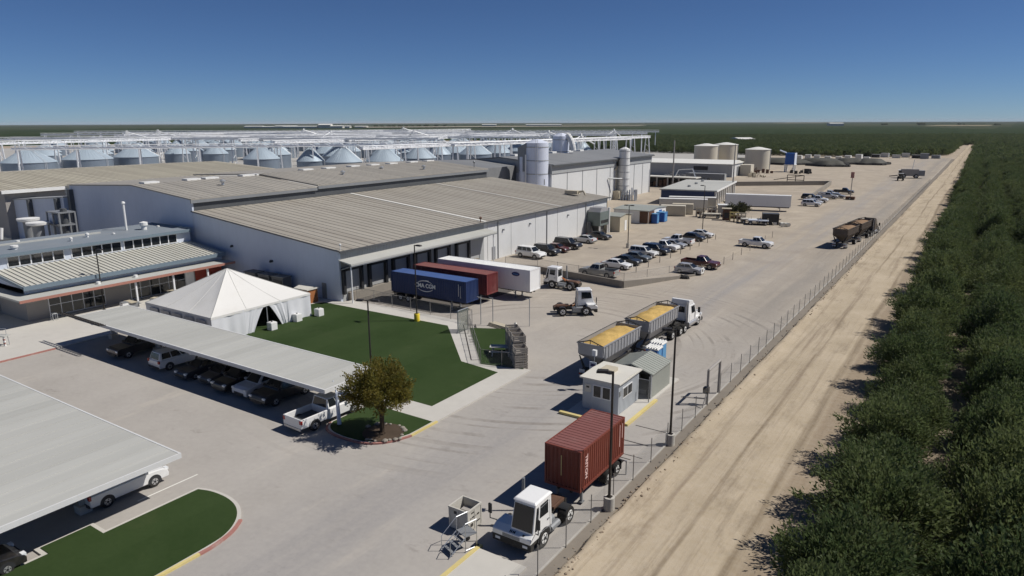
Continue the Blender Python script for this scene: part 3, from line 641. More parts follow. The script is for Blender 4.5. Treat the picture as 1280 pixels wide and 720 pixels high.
def condenser(x,y,label):
    t=thing('condenser_unit',label,'cooling unit',(x,y,.12),0,'dark cooling units at the foot of the grey gable')
    MB().box(-1.1,1.1,-.7,.7,0,2.5).box(-1.2,1.2,-.8,.8,2.5,2.62).build('housing',mt['darkgrey'],t); MB().box(-.9,.9,-.74,-.7,.4,2.2).build('grille',mt['blackp'],t)
condenser(-81.5,58.8,'dark cooling unit by the gable wall, leftmost of the three behind the tent')
condenser(-78.6,58.8,'dark cooling unit by the gable wall, middle of the three behind the tent')
condenser(-75.8,58.8,'dark cooling unit by the gable wall, nearest the wooden shed')
# plaza furniture
t=thing('striped_barricade','red and white striped barricade trestle with grey table top on the plaza','barricade',(-82.7,28.6,.12),25)
s=MB(); s.box(-.9,.9,-.4,.4,1.0,1.08); s.build('top',mt['cport'],t)
for x in (-.7,.7):
    for k in range(5): MB().box(x-.1,x+.1,-.32,-.2,k*.2,k*.2+.2).build('leg_band',mt['redkerb'] if k%2 else mt['logo'],t)
    MB().bar((x,.3,0),(x,.2,1),.07).build('leg',mt['steel'],t)
s=MB(); s.bar((-.9,.3,1.08),(-.9,.3,1.7),.05).bar((.5,.3,1.08),(.5,.3,1.7),.05).bar((-.9,.3,1.7),(.5,.3,1.7),.05); s.build('rail',mt['steel'],t)
t=thing('bike_rack','small pale hoop rack beside the office wall','rack',(-88.6,36.0,.12)); s=MB()
for x in (0,.5): s.tube((x,0,0),(x,0,.8),.04).tube((x,.5,0),(x,.5,.8),.04).tube((x,0,.8),(x,.5,.8),.04)
s.build('hoops',mt['steel'],t)
for i,(x,y,l) in enumerate(((-86.6,44.3,'pale patio table with benches by the office lamp post'),(-85.4,47.2,'pale patio table with benches between lamp and tent'),(-87.8,50.8,'pale patio table with benches under the office canopy edge'))):
    t=thing('patio_table',l,'table',(x,y,.12),20*i,'patio tables outside the office')
    MB().box(-.9,.9,-.4,.4,.7,.76).build('tabletop',mt['tan'],t); 
    for k in (-1,1): MB().box(-.9,.9,k*.75-.14,k*.75+.14,.42,.47).build('bench',mt['midgrey'],t)
    MB().box(-.7,-.6,-.7,.7,0,.7).box(.6,.7,-.7,.7,0,.7).build('leg_frame',mt['midgrey'],t)
t=thing('litter_bin','white square bin on the plaza near the office lamp','bin',(-85.6,43.0,.12)); MB().box(-.35,.35,-.35,.35,0,1.0).build('body',mt['white'],t); MB().box(-.38,.38,-.38,.38,1,1.1).build('lid',mt['midgrey'],t)
# ------------------------------------------------------------------ carports
def carport(name,label,x0,x1,y0,y1,z,cols,cy):
    t=thing(name,label,'carport',((x0+x1)/2,cy,0),0,'flat carports over the staff parking')
    s=MB(); s.box(x0,x1,y0,y1,z-.16,z)
    x=x0+.45
    while x<x1-.2: s.box(x-.025,x+.025,y0+.02,y1-.02,z,z+.022); x+=1.25
    s.build('roof',mt['cproof'],t,abs_=True)
    s=MB(); s.box(x0,x1,y0-.12,y0-.003,z-.3,z+.02).box(x0,x1,y1+.003,y1+.12,z-.3,z+.02).box(x1+.003,x1+.1,y0-.12,y1+.12,z-.3,z+.02).box(x0-.1,x0-.003,y0-.12,y1+.12,z-.3,z+.02); s.build('fascia',mt['wallwhite'],t,abs_=True)
    s=MB(); 
    for k in (.2,.5,.8): yy=y0+(y1-y0)*k; s.box(x0+.2,x1-.2,yy-.08,yy+.08,z-.36,z-.17)
    s.build('purlin',mt['wallgrey'],t,abs_=True)
    for cx in cols:
        q=MB(); q.box(cx-.16,cx+.16,cy-.16,cy+.16,0,z-.6); q.box(cx-.12,cx+.12,y0+.5,y1-.5,z-.62,z-.37); q.build('column',mt['wallgrey'],t,abs_=True)
        MB().box(cx-.35,cx+.35,cy-.35,cy+.35,0,.5).build('column_footing',mt['conc'],t,abs_=True)
    for cx in cols: MB().box(cx+1.9,cx+2.2,y0+.1,y0+.3,z-.5,z-.3).build('soffit_light',mt['headl'],t,abs_=True)
    return t
cp=carport('carport','long flat white carport roof between the tent and the drive',-76.4,-39.0,33.35,38.7,3.05,(-75.6,-67,-58.5,-50.5,-42.8),36.4)
s=MB(); s.bar((-78.6,33.15,3.2),(-70.5,33.15,3.12),.1).bar((-78.6,32.75,3.2),(-70.5,32.75,3.12),.1)
for k in range(17): x=-78.5+k*.5; s.bar((x,33.15,3.19),(x+.25,32.75,3.19),.06).bar((x+.25,32.75,3.19),(x+.5,33.15,3.18),.06)
s.build('edge_truss',mt['bronze'],cp,abs_=True)
carport('carport','flat white carport roof cut by the left frame edge, nearest the camera',-80,-38.5,11.9,21.35,3.0,(-42.1,-50,-58,-66,-74),17.2)
# ------------------------------------------------------------------ vehicles (local +x is forward)
def wheel(par,x,y,r=.34,w=.24,rimr=.6,name='wheel'):
    sd=1 if y>0 else -1
    t=MB(); prof=[(r*.55,-w/2),(r*.93,-w/2),(r,-w*.3),(r,w*.3),(r*.93,w/2),(r*.55,w/2)]
    n=18; vs=[]
    for (rr,yy) in prof:
        for i in range(n): a=2*PI*i/n; vs.append((x+rr*math.cos(a),y+yy,r+rr*math.sin(a)))
    fs=[(k*n+i,k*n+(i+1)%n,(k+1)*n+(i+1)%n,(k+1)*n+i) for k in range(len(prof)-1) for i in range(n)]
    fs+=[tuple(range(n)),tuple(range(len(prof)*n-1,(len(prof)-1)*n-1,-1))]
    t.add(vs,fs); wo=t.build(name,mt['black'],par,smooth=True)
    rm=mt['white'] if r>.45 else mt['rim']
    q=MB(); q.tube((x,y+sd*(w/2-.03),r),(x,y+sd*(w/2+.012),r),r*rimr,r*rimr*.9,14); q.tube((x,y+sd*(w/2),r),(x,y+sd*(w/2+.035),r),r*.2,None,8,1)
    for k in range(5):
        a=2*PI*k/5; q.tube((x+math.cos(a)*r*.4,y+sd*(w/2+.005),r+math.sin(a)*r*.4),(x+math.cos(a)*r*.4,y+sd*(w/2+.018),r+math.sin(a)*r*.4),r*.11,None,6,1)
    q.build('rim',[rm,mt['blackp']],wo)
    return wo
def lerp3(a,b,t): return tuple(a[i]+(b[i]-a[i])*t for i in range(3))
def pane(mb,a,b,c,d,u0,u1,v0,v1,off=.012,m=0):
    def P(u,v): return Vector(lerp3(lerp3(a,b,u),lerp3(d,c,u),v))
    q=[P(u0,v0),P(u1,v0),P(u1,v1),P(u0,v1)]; nn=(q[1]-q[0]).cross(q[3]-q[0]).normalized()
    mb.quad(*[p+nn*off for p in q],m=m)
KIND={
 'sedan':dict(L=4.75,W=1.84,prof=[(-2.36,.34),(-2.38,.62),(-2.33,.93),(-1.62,1.0),(1.0,.98),(1.95,.86),(2.28,.70),(2.36,.52),(2.34,.26),(-2.2,.26)],base=(-1.85,1.12,.985),top=(-1.0,.30,1.45),wb=(-1.38,1.42),r=.33),
 'suv':dict(L=4.9,W=1.98,prof=[(-2.42,.42),(-2.45,.75),(-2.40,1.08),(1.05,1.10),(2.05,1.02),(2.38,.88),(2.46,.6),(2.43,.36),(-2.3,.36)],base=(-2.34,1.2,1.09),top=(-2.12,.45,1.78),wb=(-1.45,1.48),r=.38),
 'bigsuv':dict(L=5.2,W=2.04,prof=[(-2.6,.48),(-2.62,.8),(-2.58,1.16),(1.0,1.18),(2.2,1.1),(2.5,.98),(2.62,.66),(2.58,.42),(-2.5,.42)],base=(-2.5,1.2,1.17),top=(-2.32,.5,1.93),wb=(-1.5,1.52),r=.41),
 'hatch':dict(L=4.2,W=1.8,prof=[(-2.06,.36),(-2.1,.65),(-2.02,.98),(.85,.98),(1.75,.86),(2.02,.72),(2.1,.5),(2.07,.28),(-1.95,.28)],base=(-1.95,1.02,.97),top=(-1.45,.2,1.5),wb=(-1.22,1.3),r=.32),
 'pickup':dict(L=5.85,W=2.03,prof=[(-.55,.48),(-.55,1.18),(1.28,1.18),(2.55,1.12),(2.86,1.0),(2.93,.7),(2.9,.44),(-.55,.44)],base=(-.52,1.42,1.17),top=(-.38,.72,1.9),wb=(-1.75,1.85),r=.41,bed=True),
}
def car(kind,col,label,x,y,head,group=None,cat=None,z=0.004,bedc=None):
    k=KIND[kind]; W=k['W']/2; pm=paint(col) if isinstance(col,tuple) else col
    nm={'sedan':'parked_sedan','suv':'parked_suv','bigsuv':'parked_suv','hatch':'parked_hatchback','pickup':'pickup_truck'}[kind]
    t=thing(nm,label,cat or {'sedan':'car','suv':'suv','bigsuv':'suv','hatch':'car','pickup':'pickup'}[kind],(x,y,z),head,group)
    b=MB(); b.prism_y(k['prof'],-W,W)
    x0,x1,zb=k['base']; X0,X1,zt=k['top']; yb=W-.09; yt=W-.30
    gv=[(x0,-yb,zb-.02),(x1,-yb,zb-.02),(x1,yb,zb-.02),(x0,yb,zb-.02),(X0,-yt,zt),(X1,-yt,zt),(X1,yt,zt),(X0,yt,zt)]
    b.add(gv,[(0,3,2,1),(4,5,6,7),(0,1,5,4),(1,2,6,5),(2,3,7,6),(3,0,4,7)])
    if k.get('bed'):
        b.box(-2.9,-.54,-W,-W+.12,.5,1.2).box(-2.9,-.54,W-.12,W,.5,1.2).box(-2.92,-2.8,-W,W,.5,1.2)
        b.box(-2.85,-.56,-W+.1,W-.1,.48,.72)
    bo=b.build('body',pm,t,bevel=.06)
    if k.get('bed'): MB().box(-2.79,-.57,-W+.13,W-.13,.721,.735).build('bed_floor',bedc or mt['blackp'],t)
    g=MB(); pane(g,gv[1],gv[2],gv[6],gv[5],.05,.95,.1,.93); g.build('windscreen',mt['glass'],t)
    g=MB(); pane(g,gv[3],gv[0],gv[4],gv[7],.07,.93,.12,.9); g.build('rear_window',mt['glass'],t)
    n=3 if kind in('suv','bigsuv') else 2
    for (a,bb,c,d) in ((gv[0],gv[1],gv[5],gv[4]),(gv[2],gv[3],gv[7],gv[6])):
        g=MB()
        for i in range(n): pane(g,a,bb,c,d,.06+.88*i/n+.015,.06+.88*(i+1)/n-.015,.16,.9)
        g.build('side_window',mt['glass'],t)
    for wx in k['wb']:
        for sy in(-1,1):
            arch=MB()
            n_=12; r=k['r']*1.17; pts=[(wx+r*math.cos(PI*i/n_),sy*(W+.006),max(k['r']+r*math.sin(PI*i/n_),0)) for i in range(n_+1)]
            pts=[(pts[0][0],pts[0][1],.3)]+pts+[(pts[-1][0],pts[-1][1],.3)]
            arch.add(pts,[tuple(range(len(pts)))]); arch.build('wheel_arch',mt['blackp'],t)
    lo=MB(); L_=k['prof']; fx=max(p[0] for p in L_); lo.box(fx-.03,fx+.025,-W*.62,W*.62,.40,.62); lo.build('grille',mt['blackp'],t)
    hz=.72 if kind in('sedan','hatch') else .9
    rx=-2.92 if kind=='pickup' else min(p[0] for p in L_)
    for sy in(-1,1):
        MB().box(fx-.22,fx-.005,sy*(W-.34),sy*(W-.03),hz-.08,hz+.07).build('headlight',mt['headl'],t)
        MB().box(rx-.012,rx+.12,sy*(W-.22),sy*(W+.006),hz-.05,hz+.22).build('taillight',mt['taill'],t)
        MB().box(x1-.35,x1-.15,sy*(W-.02),sy*(W+.17),zb+.02,zb+.18).build('mirror',pm,t)
    MB().box(rx-.04,rx+.05,-W*.9,W*.9,.36,.52).build('rear_bumper',mt['rim'] if kind=='pickup' else mt['blackp'],t)
    for wx in k['wb']:
        for sy in(-1,1): wheel(t,wx,sy*(W-.12),k['r'],.25)
    return t
WH=(.74,.74,.73); SIL=(.42,.43,.43); BLK=(.012,.012,.014); GRY=(.12,.125,.13); DRED=(.085,.02,.016); NAVY=(.016,.022,.035); PGRAY=(.30,.30,.28)
car('pickup',WH,'white crew cab pickup beside the small tree, tail towards the drive',-40.25,34.35,88,bedc=mt['darkgrey']).scale=(1.07,1.04,1.05)
g1='vehicles parked under the long carport'
car('pickup',BLK,'black pickup under the far left end of the long carport',-68.6,35.6,-90,g1)
car('suv',WH,'white suv parked tail out under the long carport',-61.9,35.5,88,g1)
car('sedan',NAVY,'dark sedan right beside the white suv under the carport',-57.6,35.3,-90,g1)
car('hatch',(.05,.05,.055),'charcoal hatchback in the middle of the long carport, right of the dark sedan',-54.6,35.4,-90,g1)
car('suv',BLK,'black suv left of the silver car under the long carport',-51.9,35.3,-90,g1)
car('suv',(.62,.63,.65),'silver white car with pale bonnet under the long carport',-49.4,35.6,-91,g1)
car('bigsuv',(.02,.021,.023),'large black suv right of the silver white car under the carport',-46.6,35.4,-90,g1)
car('suv',WH,'white car parked under the nearest carport with its nose showing',-42.3,19.7,90,None)
car('sedan',BLK,'black sedan at the lower left frame corner under the nearest carport',-39.9,10.6,90,None)
g2='cars parked along the white warehouse wall'
car('bigsuv',WH,'white full size suv, first in the row along the white warehouse wall',-62.3,99.6,-5,g2)
car('suv',BLK,'black suv directly behind the white suv by the warehouse wall',-61.6,103.6,-4,g2)
car('sedan',DRED,'dark red sedan between two black cars by the warehouse wall',-61.5,107,-3,g2)
car('bigsuv',BLK,'big black suv fourth along the warehouse wall, before the silver sedan',-61.5,111,-4,g2)
car('sedan',(.55,.56,.57),'silver sedan by the warehouse wall with its tail facing out',-61.9,118.2,177,g2)
car('sedan',(.03,.032,.036),'charcoal sedan farthest along the warehouse wall, by the mixer unit',-61.3,123.4,-3,g2)
g3='cars parked in the middle row of the yard'
car('pickup',PGRAY,'dull grey pickup behind the low wall corner, first in the middle row',-45.9,92.6,180,g3)
car('sedan',WH,'white sedan second in the middle row, behind the grey pickup',-46.2,99.4,-3,g3)
car('sedan',(.02,.023,.026),'black sedan third in the middle row next to the white sedan',-46.2,103.2,-3,g3)
car('sedan',(.10,.115,.12),'slate grey sedan fourth in the middle row of the yard',-46.1,106.8,-3,g3)
car('suv',(.66,.66,.64),'white suv with dark roof glass in the middle row, left of the black van',-46.6,110.8,-3,g3)
car('suv',BLK,'black suv in the middle row between two white vehicles',-45.8,114.2,-4,g3)
car('pickup',WH,'white pickup with covered bed in the middle row beyond the black suv',-46.0,118.0,-3,g3,bedc=mt['darkgrey'])
car('sedan',(.30,.31,.33),'pale grey sedan between the two white pickups in the middle row',-45.5,121.8,-3,g3)
car('pickup',(.70,.70,.70),'large white pickup facing the warehouse near the end of the middle row',-46.0,125.6,178,g3)
car('hatch',BLK,'black hatchback next to last in the middle row',-45.0,131.5,-4,g3)
car('sedan',(.68,.68,.67),'white sedan at the far end of the middle row by the lamp post',-45.2,136.4,-4,g3)
g4='cars facing the roped edge of the drive'
car('hatch',(.36,.36,.37),'silver hatchback facing the drive beside the dark red pickup',-35.3,101.9,-4,g4)
car('pickup',DRED,'dark red pickup facing the drive at the end of the low wall',-35.3,107,-4,g4)
car('pickup',(.72,.72,.71),'white pickup standing alone in the open yard',-33.0,130.6,-3)
g5='cars parked far off beside the white trailer'
for args in (('suv',(.7,.7,.7),'white suv nearest in the far row beside the long white trailer',-37.6,203,0),('sedan',(.66,.66,.66),'white sedan second in the far row beyond the trailer',-38.0,208.5,0),('pickup',WH,'white pickup third in the far row beyond the trailer',-38.2,214,0),('suv',BLK,'black suv on the left of the far row beyond the trailer',-41,219.5,0),('pickup',(.5,.5,.5),'silver pickup in the middle of the far row',-37.6,226,0),('pickup',WH,'white pickup parked behind the silver one in the far row',-38.4,233,0),('sedan',(.25,.25,.26),'grey sedan near the portable signal in the far row',-35.5,229,0),('pickup',BLK,'black pickup at the far end of the far row',-35.8,243.5,0)):
    car(*args,group=g5)

def yard_tractor(label,x,y,head):
    t=thing('yard_tractor',label,'yard tractor',(x,y,.004),head,'white terminal tractors')
    W=1.22
    s=MB(); s.box(-4.0,1.0,-.45,-.3,.62,.95).box(-4.0,1.0,.3,.45,.62,.95).box(-4.05,-3.9,-.5,.5,.55,.95); 
    for k in (-3.4,-2.2,-1.4,-.4): s.box(k,k+.15,-.3,.3,.66,.9)
    s.box(.75,1.08,-W,W,.42,.80).box(-.2,.9,-W+.05,W-.05,.62,.86); s.build('chassis_frame',mt['under'],t)
    s=MB(); s.prism_y([(1.12,.82),(1.12,1.12),(.72,1.34),(-.15,1.36),(-.15,.82)],-W,W); s.build('nose',mt['whiteclean'],t,bevel=.05)
    # offset cab on driver's side
    y0,y1=-.22,W
    s=MB(); B=[(-1.15,y0,.95),(.86,y0,1.2),(.86,y1,1.2),(-1.15,y1,.95)]; T=[(-1.12,y0+.05,2.86),(.50,y0+.05,2.80),(.50,y1-.05,2.80),(-1.12,y1-.05,2.86)]
    s.add(B+T,[(0,3,2,1),(4,5,6,7),(0,1,5,4),(1,2,6,5),(2,3,7,6),(3,0,4,7)]); s.build('cab',mt['whiteclean'],t,bevel=.06)
    s=MB(); s.box(-1.2,.6,y0-.02,y1+.02,2.84,2.98,0,(.12,.1)); s.build('cab_roof',mt['whiteclean'],t,bevel=.05)
    g=MB(); pane(g,B[1],B[2],T[2],T[1],.05,.95,.10,.94); g.build('windscreen',mt['glass'],t)
    g=MB(); pane(g,B[2],B[3],T[3],T[2],.08,.20,.12,.9); pane(g,B[2],B[3],T[3],T[2],.30,.78,.48,.9); g.build('side_window',mt['glass'],t)
    g=MB(); pane(g,B[0],B[1],T[1],T[0],.25,.92,.45,.9); g.build('side_window',mt['glass'],t)
    g=MB(); pane(g,B[3],B[0],T[0],T[3],.12,.88,.40,.9); g.build('rear_window',mt['glass'],t)
    s=MB(); s.box(.95,1.0,y0+.3,y0+.55,1.1,1.2)
    s=MB(); s.box(-.5,-.2,y1-.1,y1+.06,.5,.62); s.build('step',mt['midgrey'],t)
    q=MB()
    for (xa,za,xb,zb_) in ((-.92,1.02,-.92,2.55),(.30,1.1,.22,2.5),(-.92,1.02,.30,1.1),(-.92,2.55,.22,2.5)): q.bar((xa,y1+.004-.05*max(0,(za-1)/1.9),za),(xb,y1+.004-.05*max(0,(zb_-1)/1.9),zb_),.022)
    q.box(-.80,-.62,y1-.03,y1+.03,1.5,1.56); q.build('door_seam',mt['midgrey'],t)
    q=MB(); q.bar((.80,.1,1.32),(.66,.55,1.95),.03).bar((.80,.65,1.32),(.66,1.0,1.95),.03); q.build('wiper',mt['blackp'],t)
    MB().box(1.10,1.125,-.55,.55,.86,1.06).build('grille',mt['midgrey'],t)
    for sy in(-1,1):
        MB().box(1.06,1.11,sy*.72,sy*1.02,.56,.70).build('headlight',mt['headl'],t)
        q=MB(); q.bar((.62,sy*(W+.02),1.3),(.85,sy*(W+.32),1.45),.05).bar((.85,sy*(W+.32),1.45),(.85,sy*(W+.32),2.35),.05).box(.80,.88,sy*(W+.22),sy*(W+.42),1.75,2.3); q.build('mirror',mt['blackp'],t)
    s=MB(); s.tube((-1.45,-.85,.9),(-1.45,-.85,3.0),.09,n=10); s.tube((-1.45,-.85,1.2),(-1.45,-.85,2.2),.14,n=10); s.build('exhaust_stack',mt['midgrey'],t)
    s=MB(); s.box(-1.9,-.6,-1.15,-.5,.45,.98); s.tube((-2.2,.55,.62),(-1.1,.55,.62),.27,n=12).tube((-2.2,.98,.5),(-1.3,.98,.5),.2,n=10); s.box(-1.25,-.95,.5,1.1,.4,.9); s.build('tank',mt['midgrey'],t)
    s=MB(); s.box(-3.7,-2.5,-.55,.55,.95,1.08).prism_y([(-2.4,1.0),(-2.2,1.14),(-3.6,1.14),(-4.0,.95)],-.42,.42); s.build('coupling_plate',mt['rust'],t)
    s=MB(); s.tube((-2.2,-.1,1.05),(-1.3,.1,1.3),.05,n=6).tube((-1.9,.2,1.0),(-1.25,.3,1.5),.04,n=6).tube((-1.8,-.3,1.0),(-1.25,-.1,1.4),.04,n=6); s.build('air_hose',mt['orange'],t)
    for sy in(-1,1):
        wheel(t,-.3,sy*1.10,.55,.3); wheel(t,-3.1,sy*.98,.54,.58)
        q=MB(); n_=10; q.add([(-.3+.68*math.cos(PI*i/n_),sy*(W+.004),.55+.62*math.sin(PI*i/n_)) for i in range(n_+1)],[tuple(range(n_+1))]); q.build('wheel_arch',mt['blackp'],t)
        q=MB(); n_=8
        for i in range(n_): 
            a,b2=PI*(.30+.42*i/n_),PI*(.30+.42*(i+1)/n_); q.quad((-3.1+.6*math.cos(a),sy*.68,.52+.6*math.sin(a)),(-3.1+.6*math.cos(a),sy*1.27,.52+.6*math.sin(a)),(-3.1+.6*math.cos(b2),sy*1.27,.52+.6*math.sin(b2)),(-3.1+.6*math.cos(b2),sy*.68,.52+.6*math.sin(b2)))
        q.build('mudguard',mt['blackp'],t)
    return t
yt=yard_tractor('white terminal tractor pulling the short red container at the gate',-18.55,28.85,-90)
text('H H',.2,mt['darkl'],yt,frame((1.0,.02,1.2),(0,1,0),(-.87,0,.48)),bold=.012)
text('ES',.13,mt['darkl'],yt,frame((1.0,.72,1.2),(0,1,0),(-.87,0,.48)),bold=.008)
yard_tractor('white terminal tractor parked behind the white trailer nose, facing the dock',-48.1,83.2,180)
yard_tractor('white terminal tractor without trailer in the open yard before the low wall',-37.7,73.0,38)

def container(parent_label,name,cat,Lc,m,roofm_,x,y,head,group,zb=1.2,h=2.62,W=2.44,corr=True,wheels='rear',legs=True,mm=None,front_open=False):
    """box on a road chassis; local +x is the nose end, length Lc"""
    t=thing(name,parent_label,cat,(x,y,.004),head,group)
    hx=Lc/2; hy=W/2; s=MB()
    if corr:
        for sy in(-1,1):
            xx=-hx+.18; step=.28
            pts=[]
            while xx<hx-.18-.01:
                pts+=[(xx,0),(xx+.09,0),(xx+.14,-.045),(xx+.23,-.045)]; xx+=step
            pts.append((min(xx,hx-.1),0)); z0,z1=zb+.16,zb+h-.1
            for a,b2 in zip(pts,pts[1:]): s.quad((a[0],sy*(hy-.02+a[1]),z0),(b2[0],sy*(hy-.02+b2[1]),z0),(b2[0],sy*(hy-.02+b2[1]),z1),(a[0],sy*(hy-.02+a[1]),z1))
        yy=-hy+.15; pts=[]
        while yy<hy-.2: pts+=[(yy,0),(yy+.09,0),(yy+.14,-.045),(yy+.23,-.045)]; yy+=.28
        for a,b2 in zip(pts,pts[1:]): s.quad((hx-.03+a[1],a[0],zb+.16),(hx-.03+b2[1],b2[0],zb+.16),(hx-.03+b2[1],b2[0],zb+h-.1),(hx-.03+a[1],a[0],zb+h-.1))
        s.box(-hx+.05,hx-.09,-hy+.08,hy-.08,zb+.12,zb+h-.06)
    else:
        s.box(-hx+.04,hx-.04,-hy+.02,hy-.02,zb+.1,zb+h-.04)
        xx=-hx+.6
        while xx<hx-.4:
            for sy in(-1,1): s.box(xx,xx+.035,sy*(hy-.02),sy*(hy-.008),zb+.16,zb+h-.12)
            xx+=.6
    s.build('side_walls',m,t)
    s=MB(); e=.09
    for sx in(-1,1):
        for sy in(-1,1): s.box(sx*hx,sx*(hx-.14),sy*hy,sy*(hy-.12),zb,zb+h)
        s.box(sx*hx,sx*(hx-.1),-hy+.12,hy-.12,zb+h-.12,zb+h-.002).box(sx*hx,sx*(hx-.1),-hy+.12,hy-.12,zb,zb+.16)
    for sy in(-1,1): s.box(-hx+.14,hx-.14,sy*hy,sy*(hy-.07),zb+h-.1,zb+h-.003).box(-hx+.14,hx-.14,sy*hy,sy*(hy-.07),zb,zb+.17)
    s.build('corner_frame',m,t)
    s=MB(); s.box(-hx+.1,hx-.1,-hy+.07,hy-.07,zb+h-.06,zb+h-.03)
    xx=-hx+.3
    while xx<hx-.3: s.box(xx,xx+.1,-hy+.1,hy-.1,zb+h-.031,zb+h-.008); xx+=.34
    s.build('roof_sheet',roofm_,t)
    for sy in(-1,1):
        q=MB(); q.box(-hx-.012,-hx+.05,sy*.02,sy*(hy-.13),zb+.17,zb+h-.13); dd=q.build('door',m,t)
        q=MB()
        for k in(.35,.8): q.tube((-hx-.04,sy*k,zb+.2),(-hx-.04,sy*k,zb+h-.16),.025,n=6)
        q.build('lock_rod',mt['rim'] if corr else mt['midgrey'],dd)
    s=MB(); s.box(-hx,hx-.3,-.5,-.36,zb-.32,zb).box(-hx,hx-.3,.36,.5,zb-.32,zb)
    for k in range(6): xx=-hx+.2+k*(Lc-.8)/5; s.box(xx,xx+.14,-hy+.1,hy-.1,zb-.16,zb-.002)
    s.box(-hx-.03,-hx+.08,-hy+.1,hy-.1,.5,.64).box(-hx-.02,-hx+.06,-.7,-.6,.6,zb).box(-hx-.02,-hx+.06,.6,.7,.6,zb)
    s.build('chassis',mt['under'],t)
    for sy in(-1,1):
        if legs:
            q=MB(); lx=hx-2.6 if Lc>8 else hx-1.0; q.box(lx,lx+.14,sy*.75,sy*.9,.12 if Lc<8 else .05,zb-.1).box(lx-.1,lx+.24,sy*.68,sy*.97,.1 if Lc<8 else 0,.16 if Lc<8 else .05); q.bar((lx,sy*.8,.6),(lx-.7,sy*.6,zb-.2),.06); q.build('landing_leg',mt['midgrey'],t)
        ax=(-hx+.85,-hx+2.1) if Lc<8 else (-hx+1.5,-hx+2.8)
        for a in ax: wheel(t,a,sy*.92,.5,.56,.52)
        MB().box(ax[0]-.62,ax[0]-.58,sy*.62,sy*1.2,.22,.85).build('mudflap',mt['black'],t)
    return t
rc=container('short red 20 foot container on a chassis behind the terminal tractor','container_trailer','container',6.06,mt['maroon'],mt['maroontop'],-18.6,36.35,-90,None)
text('TRITON',.42,mt['pinkl'],rc,frame((2.3,1.225,2.62),(0,0,-1),(-1,0,0)),bold=.012)
for k,(dx,zl) in enumerate(((-2.35,1.5),(-2.72,1.0))):
    MB().box(dx,dx+.06,1.215,1.225,3.5-zl,3.5).build('stencil_mark',mt['pinkl'],rc)
MB().box(3.03,3.034,-.1,-.04,2.0,3.3).build('stencil_mark',mt['yellow'],rc)
gd='trailers backed up to the dock'
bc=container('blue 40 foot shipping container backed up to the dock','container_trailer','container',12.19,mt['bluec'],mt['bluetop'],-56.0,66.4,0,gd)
# lettering on the shaded long side (facing the lawn)
fy=-1.222
def onside(x,z): return frame((x,fy-.006,z),(1,0,0),(0,0,1))
text('CMA CGM',.72,mt['logo'],bc,onside(-.35,2.55),bold=.02)
s=MB()
for (a0,a1,rr,cz) in ((35,150,1.15,2.45),(215,330,1.2,2.6)):
    n_=16
    for i in range(n_):
        a,b2=R(a0+(a1-a0)*i/n_),R(a0+(a1-a0)*(i+1)/n_); w=.05+.05*math.sin(PI*i/n_)
        s.quad((-.35+1.45*math.cos(a),fy-.008,cz+.8*math.sin(a)),(-.35+1.45*math.cos(b2),fy-.008,cz+.8*math.sin(b2)),(-.35+1.4*math.cos(b2),fy-.008,cz+(.8-w)*math.sin(b2)),(-.35+1.4*math.cos(a),fy-.008,cz+(.8-w)*math.sin(a)))
s.box(-.3,.25,fy-.012,fy-.006,3.17,3.28); s.build('logo_arc',mt['logo'],bc)
MB().box(4.9,4.96,fy-.008,fy,1.9,3.4).box(5.2,5.24,fy-.008,fy,1.7,3.2).build('stencil_mark',mt['skyl'],bc)
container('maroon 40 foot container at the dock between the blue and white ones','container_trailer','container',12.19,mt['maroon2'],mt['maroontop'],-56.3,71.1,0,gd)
wt=container('long white box trailer at the dock behind the maroon container','box_trailer','trailer',15.2,mt['whiteclean'],mt['white'],-54.2,75.6,0,gd,zb=1.15,h=2.85,W=2.55,corr=False)
s=MB(); n_=20; s.add([(5.4+.62*math.cos(2*PI*i/n_),-1.285,3.3+.27*math.sin(2*PI*i/n_)) for i in range(n_)],[tuple(range(n_))]); s.build('oval_logo',mt['navyl'],wt)
s=MB(); s.box(5.0,5.8,-1.292,-1.288,3.25,3.34); s.build('logo_bar',mt['skin_blue'],wt)
container('long white box trailer standing alone in the far yard behind a shrub','box_trailer','trailer',16,mt['whiteclean'],mt['white'],-47.5,186.5,12,None,zb=1.15,h=2.9,W=2.6,corr=False)

